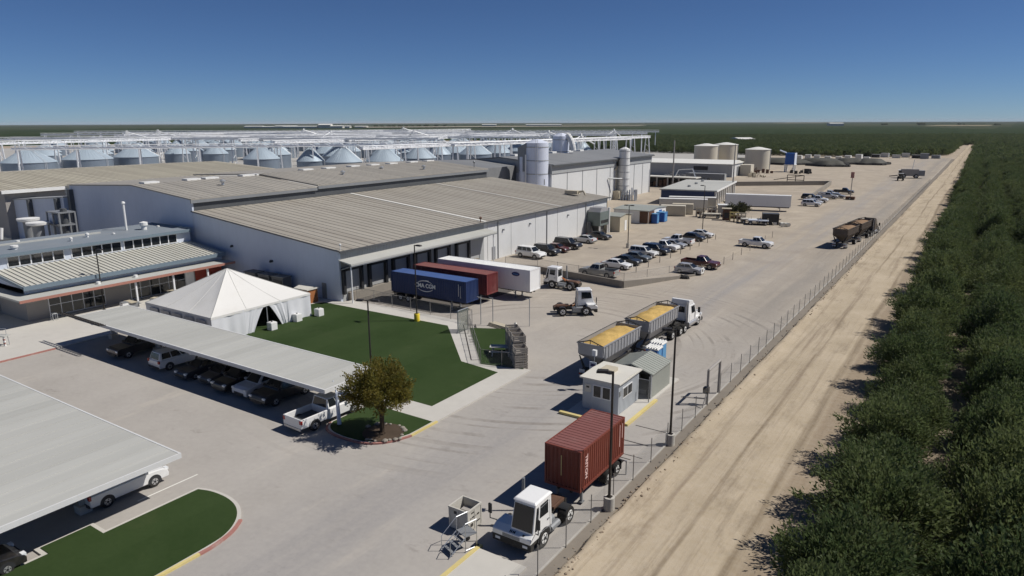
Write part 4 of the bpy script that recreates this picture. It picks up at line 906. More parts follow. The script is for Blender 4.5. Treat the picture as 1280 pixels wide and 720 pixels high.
def semi(label,x,y,head,group,m):
    t=thing('semi_tractor',label,'truck',(x,y,.004),head,group); W=1.22
    s=MB(); s.box(-5.6,1.0,-.48,-.34,.72,1.0).box(-5.6,1.0,.34,.48,.72,1.0).box(.8,1.15,-W,W,.4,.75); s.box(-5.65,-5.5,-.5,.5,.7,1.0); s.build('chassis_frame',mt['under'],t)
    s=MB(); s.prism_y([(1.1,.72),(1.12,1.25),(.85,1.55),(-.95,1.75),(-.95,.72)],-.95,.95); s.build('hood',m,t,bevel=.08)
    for sy in(-1,1): 
        q=MB(); n_=8; r=.68
        pts=[(r*math.cos(PI*i/n_),.5+r*math.sin(PI*i/n_)) for i in range(n_+1)]; pin=[(r*.84*math.cos(PI*i/n_),.5+r*.84*math.sin(PI*i/n_)) for i in range(n_,-1,-1)]
        q.prism_y(pts+pin,sy*.8,sy*1.22); q.build('front_fender',m,t)
        MB().box(.9,1.13,sy*.8,sy*1.12,1.0,1.25).build('headlight',mt['headl'],t)
    y0=1.15; B=[(-2.75,-y0,1.0),(-.72,-y0,1.0),(-.72,y0,1.0),(-2.75,y0,1.0)]; M_=[(-2.75,-y0,1.75),(-.72,-y0,1.75),(-.72,y0,1.75),(-2.75,y0,1.75)]; T=[(-2.72,-y0+.08,2.85),(-1.15,-y0+.08,2.8),(-1.15,y0-.08,2.8),(-2.72,y0-.08,2.85)]
    s=MB(); s.add(B+M_+T,[(0,3,2,1),(8,9,10,11)]+[(i,(i+1)%4,(i+1)%4+4,i+4) for i in range(4)]+[(i+4,(i+1)%4+4,(i+1)%4+8,i+8) for i in range(4)]); s.build('cab',m,t,bevel=.07)
    s=MB(); s.prism_y([(-1.2,2.83),(-1.7,3.25),(-2.5,3.45),(-2.72,3.4),(-2.72,2.86)],-y0+.12,y0-.12); s.build('roof_fairing',m,t,bevel=.06)
    for sy in (-1,1): MB().box(-3.05,-2.72,sy*(y0-.1),sy*(y0-.04),1.0,3.1).build('side_fairing',m,t)
    g=MB(); pane(g,M_[1],M_[2],T[2],T[1],.05,.95,.1,.92); g.build('windscreen',mt['glass'],t)
    for (a,b2,c2,d2) in ((M_[0],M_[1],T[1],T[0]),(M_[2],M_[3],T[3],T[2])): g=MB(); pane(g,a,b2,c2,d2,.3 if a is M_[0] else .12,.88 if a is M_[0] else .7,.08,.85); g.build('side_window',mt['glass'],t)
    g=MB(); pane(g,M_[3],M_[0],T[0],T[3],.25,.75,.2,.8); g.build('rear_window',mt['glass'],t)
    for sy in(-1,1):
        MB().tube((-2.9,sy*.95,.72),(-1.0,sy*.95,.72),.33,n=14).build('fuel_tank',mt['rim'],t,smooth=True)
        MB().bar((-.9,sy*1.2,1.9),(-.85,sy*1.5,1.9),.05).box(-.95,-.83,sy*1.38,sy*1.62,1.75,2.35).build('mirror',mt['blackp'],t)
        wheel(t,0,sy*1.02,.5,.3); wheel(t,-3.9,sy*.92,.5,.56); wheel(t,-5.1,sy*.92,.5,.56)
    MB().box(-5.2,-3.9,-.5,.5,1.0,1.14).build('coupling_plate',mt['under'],t); MB().tube((-2.95,-.9,.9),(-2.95,-.9,3.3),.09,n=8).build('exhaust_stack',mt['rim'],t)
    return t
def hopper(label,x,y,head,group,loadm,m,dirty=False):
    t=thing('hopper_trailer',label,'trailer',(x,y,.004),head,group); L_=7.7; hx=L_/2; W=1.28; zt=3.55; zm=2.35; zl=1.15
    # V-bottom tub: outer faces
    s=MB(); A=[(-hx,-W,zt),(hx,-W,zt),(hx,W,zt),(-hx,W,zt)]; Bm=[(-hx+.35,-W,zm),(hx-.35,-W,zm),(hx-.35,W,zm),(-hx+.35,W,zm)]; C_=[(-1.7,-.45,zl),(1.7,-.45,zl),(1.7,.45,zl),(-1.7,.45,zl)]
    s.add(A+Bm+C_,[(i,(i+1)%4,(i+1)%4+4,i+4) for i in range(4)]+[(i+4,(i+1)%4+4,(i+1)%4+8,i+8) for i in range(4)]+[(8,9,10,11)]); 
    A2=[(a[0]*.985,a[1]*.96,zt) for a in A]; D2=[(a[0]*.985,a[1]*.96,zt-1.0) for a in A]
    s.add(A+A2,[(i,(i+1)%4,(i+1)%4+4,i+4) for i in range(4)]); s.add(A2+D2,[(i,(i+1)%4,(i+1)%4+4,i+4) for i in range(4)])
    s.build('tub',m,t)
    s=MB(); k=0; xx=-hx+.45
    while xx<hx-.4:
        for sy in(-1,1): s.box(xx-.05,xx+.05,sy*W,sy*(W+.05),zm-.02,zt-.06)
        xx+=.62
    for sy in(-1,1): s.box(-hx-.03,hx+.03,sy*(W-.05),sy*(W+.07),zt-.06,zt+.03)
    s.box(-hx-.05,-hx+.05,-W,W,zt-.06,zt+.03).box(hx-.05,hx+.05,-W,W,zt-.06,zt+.03); s.build('side_rib',m,t)
    s=MB()
    for sx in (-1,1):
        s.bar((sx*hx,-W,zt),(sx*hx,0,zt+.38),.07).bar((sx*hx,W,zt),(sx*hx,0,zt+.38),.07)
        for yy in (-.7,0,.7): s.bar((sx*hx,yy,zt-.0),(sx*hx,yy,zt+.38*(1-abs(yy)/W)),.05)
        for sy in(-1,1): s.bar((sx*(hx-.2),sy*W*.9,zm),(sx*(hx-.2),sy*.7,1.1),.09)
    s.bar((-hx,W*.98,zt+.06),(hx,W*.98,zt+.06),.06); s.build('tarp_bow',mt['blackp'],t)
    # heaped load
    g=MB(); nx,ny=26,10
    for i in range(nx+1):
        for j in range(ny+1):
            u=i/nx; v=j/ny; xx=(-hx+.1)+(L_-.2)*u; yy=(-W+.06)+(2*W-.12)*v
            hh=zt-.30+.42*(math.sin(PI*v)**.7)*(math.sin(PI*u)**.5)+.11*noise.noise(Vector((xx*1.1+x,yy*1.6,y*.1)))+.05*noise.noise(Vector((xx*3,yy*3,1)))
            g.v.append((xx,yy,hh))
    for i in range(nx):
        for j in range(ny): g.f.append((i*(ny+1)+j,(i+1)*(ny+1)+j,(i+1)*(ny+1)+j+1,i*(ny+1)+j+1)); g.m.append(0)
    g.build('load',loadm,t,smooth=True,ang=60)
    s=MB(); s.box(-hx+.1,hx-.1,-.55,-.42,.85,1.05).box(-hx+.1,hx-.1,.42,.55,.85,1.05).box(-hx,-hx+.12,-1.1,1.1,.6,.75)
    for sx in(-1,1):
        for sy in(-1,1): s.bar((sx*(hx-.3),sy*.5,.95),(sx*(hx-.15),sy*1.1,2.3),.1)
    s.bar((hx-.1,0,.8),(hx+1.4,0,.75),.14); s.build('chassis',mt['under'],t)
    for sy in(-1,1):
        wheel(t,-hx+1.0,sy*.9,.5,.56); wheel(t,hx-1.0,sy*.9,.5,.56)
        MB().box(-hx+.3,-hx+.35,sy*.6,sy*1.2,.3,1.0).build('mudflap',mt['white'],t)
        MB().box(-hx-.02,-hx+.02,sy*.9,sy*1.05,.62,.74).build('taillight',mt['taill'],t)
    return t
gh='hopper trailers heaped with nuts'
hopper('rear grey hopper trailer heaped with yellow nuts near the guard shack',-26.6,56.3,89,gh,mt['nuts'],mt['hopper'])
hopper('front grey hopper trailer heaped with yellow nuts behind the white truck',-26.3,65.6,89,gh,mt['nuts'],mt['hopper'])
semi('white semi truck pulling the two nut filled hopper trailers',-25.9,75.4,88,None,mt['whiteclean'])
hopper('rear dark brown hopper trailer with earth coloured load far up the drive',-19.6,140.6,84,gh,mt['soilload'],mt['dhop'])
hopper('front dark brown hopper trailer with earth coloured load far up the drive',-18.6,149.8,84,gh,mt['soilload'],mt['dhop'])
semi('distant dusty truck hauling the dark brown hopper trailers away',-17.5,160.0,84,None,mt['dhop'])
# ------------------------------------------------------------------ guard shack, shelter, toilets, crate, stairs
t=thing('guard_shack','pale grey guard shack with sliding windows and roof cooler at the gate','guard shack',(-22.9,48.9,.12))
s=MB(); s.box(-1.55,1.55,-1.95,1.95,.1,2.6); s.box(-1.5,1.5,-1.9,1.9,0,.1)
y=-1.9
while y<1.9: s.box(1.55,1.58,y,y+.07,.12,2.58); y+=.24
x=-1.5
while x<1.5: s.box(x,x+.06,-1.975,-1.95,.12,2.58); x+=.3
s.build('wall',mt['shack'],t)
s=MB(); s.box(-1.75,1.75,-2.15,2.15,2.6,2.72); s.prism_x([(-2.1,2.72),(2.1,2.72),(0,2.83)],-1.7,1.7); s.build('roof',mt['shackr'],t)
s=MB(); s.box(-.7,.35,-.6,.5,2.78,3.1); s.build('cooler',mt['tan'],t); MB().box(-.72,.37,-.62,-.6,2.84,3.04).build('cooler_grille',mt['blackp'],t)
for wx in (-.25,.55):
    f=MB().box(wx-.38,wx+.38,-1.995,-1.95,1.15,2.2).build('window',mt['lattice'],t); MB().box(wx-.31,wx+.31,-2.002,-1.995,1.22,2.13).build('pane',mt['glass'],f)
f=MB().box(1.55,1.6,-1.2,.6,1.2,2.1).build('window',mt['lattice'],t); MB().box(1.6,1.608,-1.12,-.34,1.28,2.02).box(1.6,1.608,-.26,.52,1.28,2.02).build('pane',mt['glass'],f)
MB().box(-1.35,-.8,-2.0,-1.95,1.5,2.15).build('notice_board',mt['shackr'],t); MB().box(-1.2,-.95,-2.01,-2.0,1.85,2.0).build('notice',mt['darkl'],t)
MB().box(1.55,1.62,-1.85,-1.6,1.6,2.0).build('meter_box',mt['midgrey'],t)
t=thing('lean_to_shelter','sage gabled open shelter right behind the guard shack','shelter',(-22.4,53.7,.12))
s=MB(); s.add([(-1.95,-2.1,2.15),(0,-2.1,2.75),(1.95,-2.1,2.15),(-1.95,2.1,2.15),(0,2.1,2.75),(1.95,2.1,2.15),(-1.95,-2.1,2.07),(0,-2.1,2.67),(1.95,-2.1,2.07),(-1.95,2.1,2.07),(0,2.1,2.67),(1.95,2.1,2.07)],[(0,1,4,3),(1,2,5,4),(6,9,10,7),(7,10,11,8),(0,6,7,1),(1,7,8,2),(3,4,10,9),(4,5,11,10),(0,3,9,6),(2,8,11,5)])
y=-2.0
while y<2.05:
    for a,b in (((-1.95,2.15),(0,2.75)),((1.95,2.15),(0,2.75))): s.bar((a[0],y,a[1]+.01),(b[0],y,b[1]+.01),.035)
    y+=.4
s.build('roof',mt['sage'],t)
s=MB()
y=-2.0
while y<2.0: s.box(1.78,1.82,y,y+.19,0,2.1); y+=.21
s.box(-1.8,1.8,1.95,2.0,0,2.2); s.build('wall_panel',mt['sage'],t)
s=MB(); s.box(-1.82,-1.78,-2,2,0,2.1); s.build('wall_panel',mt['sage'],t)
for x in (-1.8,0,1.8): MB().box(x-.05,x+.05,-2.05,-1.95,0,2.1 if x else 2.6).build('post',mt['steel'],t)
MB().box(-1.7,1.2,-1.6,1.5,0,.5).build('floor_plate',mt['midgrey'],t); MB().quad((-1.8,-2.06,.1),(1.8,-2.06,.1),(1.8,-2.06,1.6),(-1.8,-2.06,1.6)).build('mesh_gate',mt['link'],t)
t=thing('short_fence_panel','short chain link panel with post at the front of the sage shelter','fence',(-21.2,50.9,.12)); s=MB(); s.tube((.75,0,0),(.75,0,2.2),.04).tube((-.9,0,0),(-.9,0,1.9),.03).tube((-.9,0,1.9),(.75,0,1.9),.03); s.build('frame',mt['midgrey'],t); MB().quad((-.9,0,.1),(.75,0,.1),(.75,0,1.9),(-.9,0,1.9)).build('mesh',mt['link'],t)
for i,(x,y,l) in enumerate(((-23.35,58.9,'blue portable toilet with ribbed white roof just behind the sage shelter'),(-23.6,60.6,'portable toilet with white roof farther from the guard shack'))):
    t=thing('portable_toilet',l,'toilet',(x,y,.004),0,'portable toilets by the hopper trailers')
    MB().box(-.58,.58,-.58,.58,.05,2.05).build('cabin',mt['bluep'] if i==0 else mt['skin_blue'],t)
    s=MB(); s.box(-.64,.64,-.64,.64,2.05,2.16)
    for k in range(5): s.box(-.6+k*.26,-.48+k*.26,-.6,.6,2.16,2.27)
    s.build('roof',mt['white'],t); MB().box(.58,.62,-.4,.35,.15,1.95).build('door',mt['skin_blue'],t)
t=thing('gate_sign','white and blue notice sign on a thin pole left of the guard shack','sign',(-25.6,51.2,.004)); MB().tube((0,0,0),(0,0,3.3),.035).build('pole',mt['steel'],t); MB().box(-.45,.2,-.03,.03,1.7,2.5).build('panel',mt['gable'],t); MB().box(-.35,.1,-.035,-.03,2.1,2.35).build('notice',mt['navyl'],t)
MB().box(-.18,.18,-.15,.15,3.1,3.6).build('camera_box',mt['white'],t)
t=thing('plastic_bin','tall dirty white open bin standing by the terminal tractor','bin',(-22.15,28.45,.02))
W_=.66; s=MB(); h_=1.38
for (x0,x1,y0,y1) in ((-W_,W_,-W_,-W_+.06),(-W_,W_,W_-.06,W_),(-W_,-W_+.06,-W_+.06,W_-.06),(W_-.06,W_,-W_+.06,W_-.06)): s.box(x0,x1,y0,y1,.1,h_)
s.box(-W_+.06,W_-.06,-W_+.06,W_-.06,.1,.16)
for k in (-.5,0,.5): s.box(-W_,W_,k-.08,k+.08,0,.1)
s.build('shell',mt['crate'],t)
s=MB(); s.box(-W_-.03,W_+.03,-W_-.03,-W_+.0,h_-.1,h_).box(-W_-.03,W_+.03,W_,W_+.03,h_-.1,h_).box(-W_-.03,-W_,-W_,W_,h_-.1,h_).box(W_,W_+.03,-W_,W_,h_-.1,h_)
for k in (-.62,.0,.62): s.box(W_,W_+.025,k-.04,k+.04,.1,h_-.1).box(k-.04,k+.04,-W_-.025,-W_,.1,h_-.1)
s.build('rim_rib',mt['crate'],t)
s=MB(); s.box(W_,W_+.006,-.32,.05,1.08,1.16).box(W_,W_+.006,.1,.5,.38,.46).box(W_,W_+.006,-.4,-.15,.30,.5).box(W_,W_+.006,-.40,-.30,.78,.86).box(W_,W_+.006,-.24,-.02,.79,.88).box(W_,W_+.006,.04,.16,.80,.86).box(W_,W_+.006,.22,.44,.79,.89).box(-.3,-.1,-W_-.006,-W_,1.0,1.18); s.build('marking',mt['darkl'],t)
MB().box(-.4,.35,.1,.55,.16,.9).build('sack',mt['stucco'],t)
t=thing('rolling_stairs','small metal rolling stair with platform beside the white bin','stairs',(-21.0,26.55,.01),-20)
s=MB(); s.box(-.45,.45,.0,.75,.88,.92)
for k in range(3): s.box(-.42,.42,-.22-.3*k,.02-.3*k,.66-.22*k,.69-.22*k)
s.build('tread',mt['midgrey'],t)
s=MB()
for x in (-.45,.45):
    s.bar((x,.72,0),(x,.72,1.75),.035).bar((x,0,0),(x,0,1.7),.035).bar((x,0,.88),(x,-1.0,.1),.05).bar((x,-.95,.1),(x,-.95,.9),.03).bar((x,-.95,.9),(x,0,1.7),.03).bar((x,0,1.7),(x,.72,1.75),.03).bar((x,0,.12),(x,.72,.12),.03)
s.build('frame',mt['steel'],t)
for x in (-.45,.45): MB().tube((x-.04,.72,.12),(x+.04,.72,.12),.13,n=12).build('wheel',mt['black'],t)
# ------------------------------------------------------------------ lamps
def lamp(label,x,y,h,dirs,base='conc',z=.004,arm=.9,hd=.55):
    t=thing('street_lamp',label,'lamp post',(x,y,z),0,'tall parking lot lamps')
    zb=0
    if base=='conc': MB().lathe([(.33,0),(.33,.85),(0,.86)],16).build('footing',mt['conc'],t,smooth=True,ang=40); zb=.85
    elif base=='yellow': MB().lathe([(.33,0),(.33,.82),(.28,.9),(0,.9)],16).build('footing',mt['yellowb'],t,smooth=True,ang=40); zb=.9
    else: zb=0
    s=MB(); s.tube((0,0,zb-.02),(0,0,h),.085,.065,10); s.box(-.16,.16,-.16,.16,zb-.01,zb+.04); s.build('pole',mt['bronze'],t)
    for a in dirs:
        c_,s_=math.cos(R(a)),math.sin(R(a))
        q=MB(); q.bar((0,0,h-.06),(c_*arm,s_*arm,h-.02),.06)
        u=Vector((c_,s_,0)); v=Vector((-s_,c_,0)); o=u*arm+Vector((0,0,h-.02)); vs=[]
        for zz,ww in ((-.06,1),(.09,.85)):
            for (p,q2) in ((-.1,-.2),(hd+.05,-.2),(hd+.05,.2),(-.1,.2)): vs.append(o+u*(p*ww)+v*(q2*ww)+Vector((0,0,zz)))
        q.add(vs,[(0,3,2,1),(4,5,6,7),(0,1,5,4),(1,2,6,5),(2,3,7,6),(3,0,4,7)]); q.build('lamp_head',mt['bronze'],t)
    return t
lamp('dark lamp post on concrete footing at the fence, right of the red container',-16.05,34.5,8.7,[205],arm=.35)
lamp('dark lamp post on concrete footing at the fence, beyond the guard shack',-16.2,44.7,8.6,[205],arm=.35)
lamp('dark lamp post with two heads rising from the lawn behind the small tree',-44.1,43.2,7.0,[25,205],base='',z=.13,arm=.5)
lamp('lamp post with yellow footing at the lawn edge by the blue container',-52.4,59.0,8.9,[0],base='yellow',z=.12,arm=.4)
lamp('lamp post on the office plaza in front of the glazed wall',-88.3,41.9,7.5,[20],base='',z=.12,arm=.3)
lamp('lamp post standing in the middle of the parked cars',-52.3,117.0,7.8,[0,180],arm=.35)
lamp('tall lamp post at the far end of the middle row',-46.5,140.8,9.8,[180],arm=.35)
def mast(label,x,y,h,r=.22):
    t=thing('utility_pole',label,'pole',(x,y,0)); MB().tube((0,0,0),(0,0,h),r,r*.7,8).build('pole',mt['stucco'],t); return t
mast('tall grey mast standing beyond the mill in front of the far grey shed',-83.8,221,16.5,.28)
mast('tall grey mast rising beside the white columned open building',-63.5,218.5,15.6,.25)
t=thing('portable_signal','portable sign post on a small trailer base at the right of the far row','signal',(-31.3,226,0)); MB().box(-1.2,1.2,-.8,.8,.15,.9).build('base',mt['rust'],t); MB().bar((0,0,.9),(0,0,6.6),.16).build('pole',mt['stucco'],t); MB().box(-.45,.45,-.2,.2,6.3,8.0).build('head',mt['redkerb'],t)
for sx in (-1,1): wheel(t,0,sx*.9,.35,.2)
# ------------------------------------------------------------------ fences
def fence(label,pts,h,step=3.0,z=0,m='link',rail=True,post=.035,name='chain_link_fence'):
    t=thing(name,label,'fence',(pts[0][0],pts[0][1],z))
    o=Vector((pts[0][0],pts[0][1])); q=MB(); rr=MB(); n_=0
    for a,b in zip(pts,pts[1:]):
        d=math.dist(a,b); k=max(1,round(d/step))
        q.quad((a[0]-o.x,a[1]-o.y,.06),(b[0]-o.x,b[1]-o.y,.06),(b[0]-o.x,b[1]-o.y,h-.05),(a[0]-o.x,a[1]-o.y,h-.05))
        rr.tube((a[0]-o.x,a[1]-o.y,h-.05),(b[0]-o.x,b[1]-o.y,h-.05),post*.7,n=5); rr.tube((a[0]-o.x,a[1]-o.y,.08),(b[0]-o.x,b[1]-o.y,.08),post*.5,n=5)
        for i in range(k+(b==pts[-1])):
            p=lerp(a,b,i/k)
            if n_<100: MB().tube((p[0]-o.x,p[1]-o.y,0),(p[0]-o.x,p[1]-o.y,h+.05),post,n=6).build('post',mt['fencepost'],t)
            n_+=1
    q.build('mesh',mt[m],t)
    if rail: rr.build('rail',mt['fencepost'],t)
    return t
fence('long chain link fence at the toe of the dirt road bank',[(-16.3,18),(-16.3,53.2)],1.75,2.9,0,rail=False,post=.03)
fence('chain link fence continuing up the drive beyond the pipe gate',[(-16.3,56.4),(-16.1,180),(-15.6,300)],1.75,3.05,0,rail=False,post=.03)
t=thing('pipe_gate','square pipe portal frame standing in the roadside fence','gate',(-16.4,54.8,0)); s=MB(); s.tube((0,-1.5,0),(0,-1.5,3.0),.11).tube((0,1.5,0),(0,1.5,3.0),.11).tube((0,-1.5,2.95),(0,1.5,2.95),.11); s.build('portal',mt['stucco'],t)
s=MB(); s.bar((-.1,-1.5,.5),(-1.9,-2.3,.55),.09).tube((0,-1.5,1.3),(0,-2.6,0),.05); s.build('brace',mt['stucco'],t); MB().box(-.3,.1,-1.75,-1.25,1.0,1.5).build('lock_box',mt['bronze'],t)
t=thing('barrier_arm','low pipe rail across the verge right of the red container','rail',(-17.0,39.0,0)); s=MB(); s.tube((0,0,0),(0,0,1.0),.05).tube((0,0,.95),(-2.0,.2,.95),.05).tube((-2.0,.2,0),(-2.0,.2,.95),.05); s.build('rail_frame',mt['steel'],t)
fence('chain link fence between the lawn walk and the truck dock',[(-65.8,62.6),(-46.4,61.6),(-44.4,58.2)],1.75,3.2,.0)
# low retaining wall with fence
wpts=[(-60.2,88.6),(-55.2,90.0),(-39.6,87.5),(-33.9,100.4)]
t=thing('low_concrete_wall','low brown grey concrete wall along the raised car park corner','wall',(-39.6,87.5,0))
s=MB(); o=(-39.6,87.5)
for (a,b,ha,hb) in ((wpts[0],wpts[1],1.0,1.0),(wpts[1],wpts[2],1.0,1.0),(wpts[2],wpts[3],1.0,.25)):
    d=Vector((b[0]-a[0],b[1]-a[1])).normalized(); n_=Vector((-d.y,d.x))*.14; A=[(a[0]-n_.x-o[0],a[1]-n_.y-o[1]),(b[0]-n_.x-o[0],b[1]-n_.y-o[1]),(b[0]+n_.x-o[0],b[1]+n_.y-o[1]),(a[0]+n_.x-o[0],a[1]+n_.y-o[1])]
    hs=[ha,hb,hb,ha]; s.add([(x,y,0) for x,y in A]+[(A[i][0],A[i][1],hs[i]) for i in range(4)],[(4,5,6,7),(0,1,5,4),(1,2,6,5),(2,3,7,6),(3,0,4,7)])
s.build('wall_body',mt['concw'],t)
fence('chain link fence on top of the low car park wall',[(-60.2,88.8),(-55.2,90.2),(-39.6,87.7),(-34.4,99.6)],1.1,4.2,.98,post=.03)
t=thing('rope_fence','line of thin stakes with rope between the parked pickup and the drive','fence',(-34.2,104,0))
prev=None
for i,(x,y) in enumerate(((-34,103.6),(-33.2,107),(-33.0,111.5),(-32.9,116),(-32.9,121),(-32.8,126),(-32.9,131),(-33,137),(-33.1,143))):
    MB().tube((x+34.2,y-104,0),(x+34.2,y-104,1.25),.05,n=6).build('stake',mt['pallet'],t)
    if prev: MB().tube((prev[0]+34.2,prev[1]-104,1.0),(x+34.2,y-104,1.0),.012,n=4).build('rope',mt['tan'],t)
    prev=(x,y)
for i in range(9): 
    tt=thing('bollard','thin post marking the nose line of the middle row','bollard',(-42.3+.06*i,98+4.6*i,0),0,'posts in front of the middle row'); MB().tube((0,0,0),(0,0,1.0),.07,n=8).build('post',mt['pallet'],tt); MB().lathe([(.075,.8),(.075,.95),(0,1.02)],8).build('cap',mt['tan'],tt)
for (x,y,l) in ((-33.2,101.6,'white board sign low on the ground beside the silver hatchback'),): 
    tt=thing('ground_sign',l,'sign',(x,y,0)); MB().box(-.05,.05,-.6,.6,.25,1.1).build('panel',mt['white'],tt); MB().tube((0,-.5,0),(0,-.5,.3),.04).tube((0,.5,0),(0,.5,.3),.04).build('leg',mt['pallet'],tt); MB().box(.05,.056,-.3,.2,.5,.9).build('notice',mt['darkl'],tt)
tt=thing('rubble_pile','small black heap at the end of the low concrete wall','heap',(-34.6,97.8,0))
s=MB()
for k in range(7): a=random.random()*6.3; r=random.random()*.7; s.lathe([(0,.0),(.45,.02),(.38,.3),(.15,.5),(0,.52)],7,(r*math.cos(a),r*math.sin(a),0))
s.build('heap',mt['black'],tt)
# ------------------------------------------------------------------ turf enclosure and crates beside the walk
E4=[(-37.5,51.0),(-33.3,52.0),(-40.6,62.6),(-45.6,60.0)]
structure(MB().prism_z(E4,-.02,.145),'enclosure_turf',mt['lawn'])
fence('chain link fence round the small turf enclosure',[E4[3],E4[0],E4[1]],1.5,2.2,.14,post=.03)
s=MB(); cA,cB=(-46.9,60.6),(-38.9,51.4)
d=Vector((cB[0]-cA[0],cB[1]-cA[1])).normalized(); nrm=Vector((-d.y,d.x))
court=[cA,cB,(cB[0]+nrm.x*1.35,cB[1]+nrm.y*1.35),(cA[0]+nrm.x*1.35,cA[1]+nrm.y*1.35)]
for a,b in zip(court,court[1:]+court[:1]): 
    dd=Vector((b[0]-a[0],b[1]-a[1])).normalized(); m_=Vector((-dd.y,dd.x))*.06
    s.quad((a[0]-m_.x,a[1]-m_.y,.126),(b[0]-m_.x,b[1]-m_.y,.126),(b[0]+m_.x,b[1]+m_.y,.126),(a[0]+m_.x,a[1]+m_.y,.126))
for k,w in ((.36,.4),(.47,.55),(.53,.55)):
    p=Vector(cA)+d*(k*12.2)+nrm*.25; q=p+nrm*w; e=d*.1
    s.quad((p.x-e.x,p.y-e.y,.127),(q.x-e.x,q.y-e.y,.127),(q.x+e.x,q.y+e.y,.127),(p.x+e.x,p.y+e.y,.127))
structure(s,'court_lines',mt['darkl'])
tt=thing('white_beam','long pale timber rail leaning along the right edge of the enclosure','rail',(-38.6,58.4,.1)); MB().bar((-2.0,3.4,.9),(4.2,-5.2,.55),.24).build('beam',mt['shackr'],tt); MB().bar((-2.0,3.4,0),(-2.0,3.4,.9),.15).bar((4.2,-5.2,0),(4.2,-5.2,.55),.15).build('prop',mt['pallet'],tt)
tt=thing('picnic_table','pale picnic table on the turf inside the small fenced enclosure','table',(-37.6,54.6,.14),30)
MB().box(-1.1,1.1,-.5,.5,.7,.76).build('tabletop',mt['cport'],tt)
for sy in(-1,1): MB().box(-1.1,1.1,sy*.95-.15,sy*.95+.15,.43,.48).build('bench',mt['cport'],tt)
for sx in(-1,1): MB().bar((sx*.8,-1,0),(sx*.8,0,.7),.07).bar((sx*.8,1,0),(sx*.8,0,.7),.07).bar((sx*.8,-1,.42),(sx*.8,1,.42),.06).build('leg',mt['steel'],tt)
def crate_stack(base,n,label0,grp):
    x,y,r=base
    for k in range(n):
        tt=thing('wooden_crate',label0[k],'crate',(x,y,.004+k*.72),r,grp); s=MB(); w=.62
        for zz in (.12,.34,.56):
            for (x0,x1,y0,y1) in ((-w,w,-w,-w+.04),(-w,w,w-.04,w),(-w,-w+.04,-w,w),(w-.04,w,-w,w)): s.box(x0,x1,y0,y1,zz-.08,zz+.09)
        s.build('slats',mt['pallet'],tt); s=MB()
        for sx in(-1,1):
            for sy in(-1,1): s.box(sx*(w-.04),sx*(w-.12),sy*(w-.04),sy*(w-.12),0,.70)
        s.build('corner_post',mt['pallet'],tt); MB().box(-w+.04,w-.04,-w+.04,w-.04,.03,.07).build('floor',mt['pallet'],tt)
word=['bottom','second','third','top']
for i,(x,y,n_) in enumerate(((-36.9,55.6,4),(-35.9,54.6,4),(-34.9,53.6,4),(-34.0,52.5,3))):
    where=['farthest from the drive','second from the dock side','third from the dock side','nearest the drive'][i]
    crate_stack((x,y,-46),n_,['weathered wooden crate, %s of the stack %s beside the turf enclosure'%((word[k] if k<n_-1 else 'top'),where) for k in range(n_)],'wooden crates stacked beside the turf enclosure')
for i,(x,y) in enumerate(((-45.6,62.2),(-44.2,62.6),(-40.5,64.5))):
    tt=thing('gate_post','thin steel post near the corner of the dock fence, %s'%['leftmost of three','middle of three','right one with a small arm'][i],'post',(x,y,0),0,'steel posts by the dock fence corner'); MB().tube((0,0,0),(0,0,3.2),.05,n=6).build('post',mt['steel'],tt)
    MB().bar((0,0,3.2),(-.5,0,3.2),.06).build('arm',mt['steel'],tt)
tt=thing('grey_barrier','tall grey mesh gate leaf at the corner of the lawn walk','gate',(-45.4,58.6,.12)); MB().box(-.08,.08,-.9,.9,.1,2.5).build('leaf',mt['screen'],tt); s=MB(); s.tube((0,-.9,0),(0,-.9,2.5),.05).tube((0,.9,0),(0,.9,2.5),.05).tube((0,-.9,2.5),(0,.9,2.5),.05); s.build('frame',mt['steel'],tt)
tt=thing('pallet_pile','low pile of pale planks beyond the turf enclosure','planks',(-43.2,62.4,0),-12); 
s=MB()
for k in range(3): s.box(-1.4,1.4,-.5+.1*k,.5,.12*k,.12*k+.1)
s.build('planks',mt['tan'],tt)
# ------------------------------------------------------------------ silver towers
def tower(label,x,y,r,h,name='silver_tower',m='steel',cone=.9,bands=5):
    t=thing(name,label,'tower',(x,y,0)); MB().lathe([(r,0),(r,h-cone),(r*.35,h-.1),(r*.3,h),(0,h)],28).build('shell',mt[m],t,smooth=True)
    for k in range(bands): z=(h-cone)*(k+1)/(bands+.3); MB().lathe([(r+.01,z-.1),(r+.06,z-.1),(r+.06,z+.1),(r+.01,z+.1)],28).build('hoop',mt['wallgrey'],t)
    s=MB(); a=R(-60)
    for dd in (-.25,.25): s.bar(((r+.25)*math.cos(a)-dd*math.sin(a),(r+.25)*math.sin(a)+dd*math.cos(a),.1),((r+.25)*math.cos(a)-dd*math.sin(a),(r+.25)*math.sin(a)+dd*math.cos(a),h),.07)
    z=.4
    while z<h: s.bar(((r+.25)*math.cos(a)+.25*math.sin(a),(r+.25)*math.sin(a)-.25*math.cos(a),z),((r+.25)*math.cos(a)-.25*math.sin(a),(r+.25)*math.sin(a)+.25*math.cos(a),z),.05); z+=.5
    s.build('ladder',mt['lattice'],t)
    return t
mt['silver']=M('bright_tank_steel',(.68,.72,.82),.42,.15,.06,.5,.5,streak=.12)
t=tower('broad silver baghouse tower with side duct rising behind the tan roof',-93.4,152,2.95,18.3,m='silver')
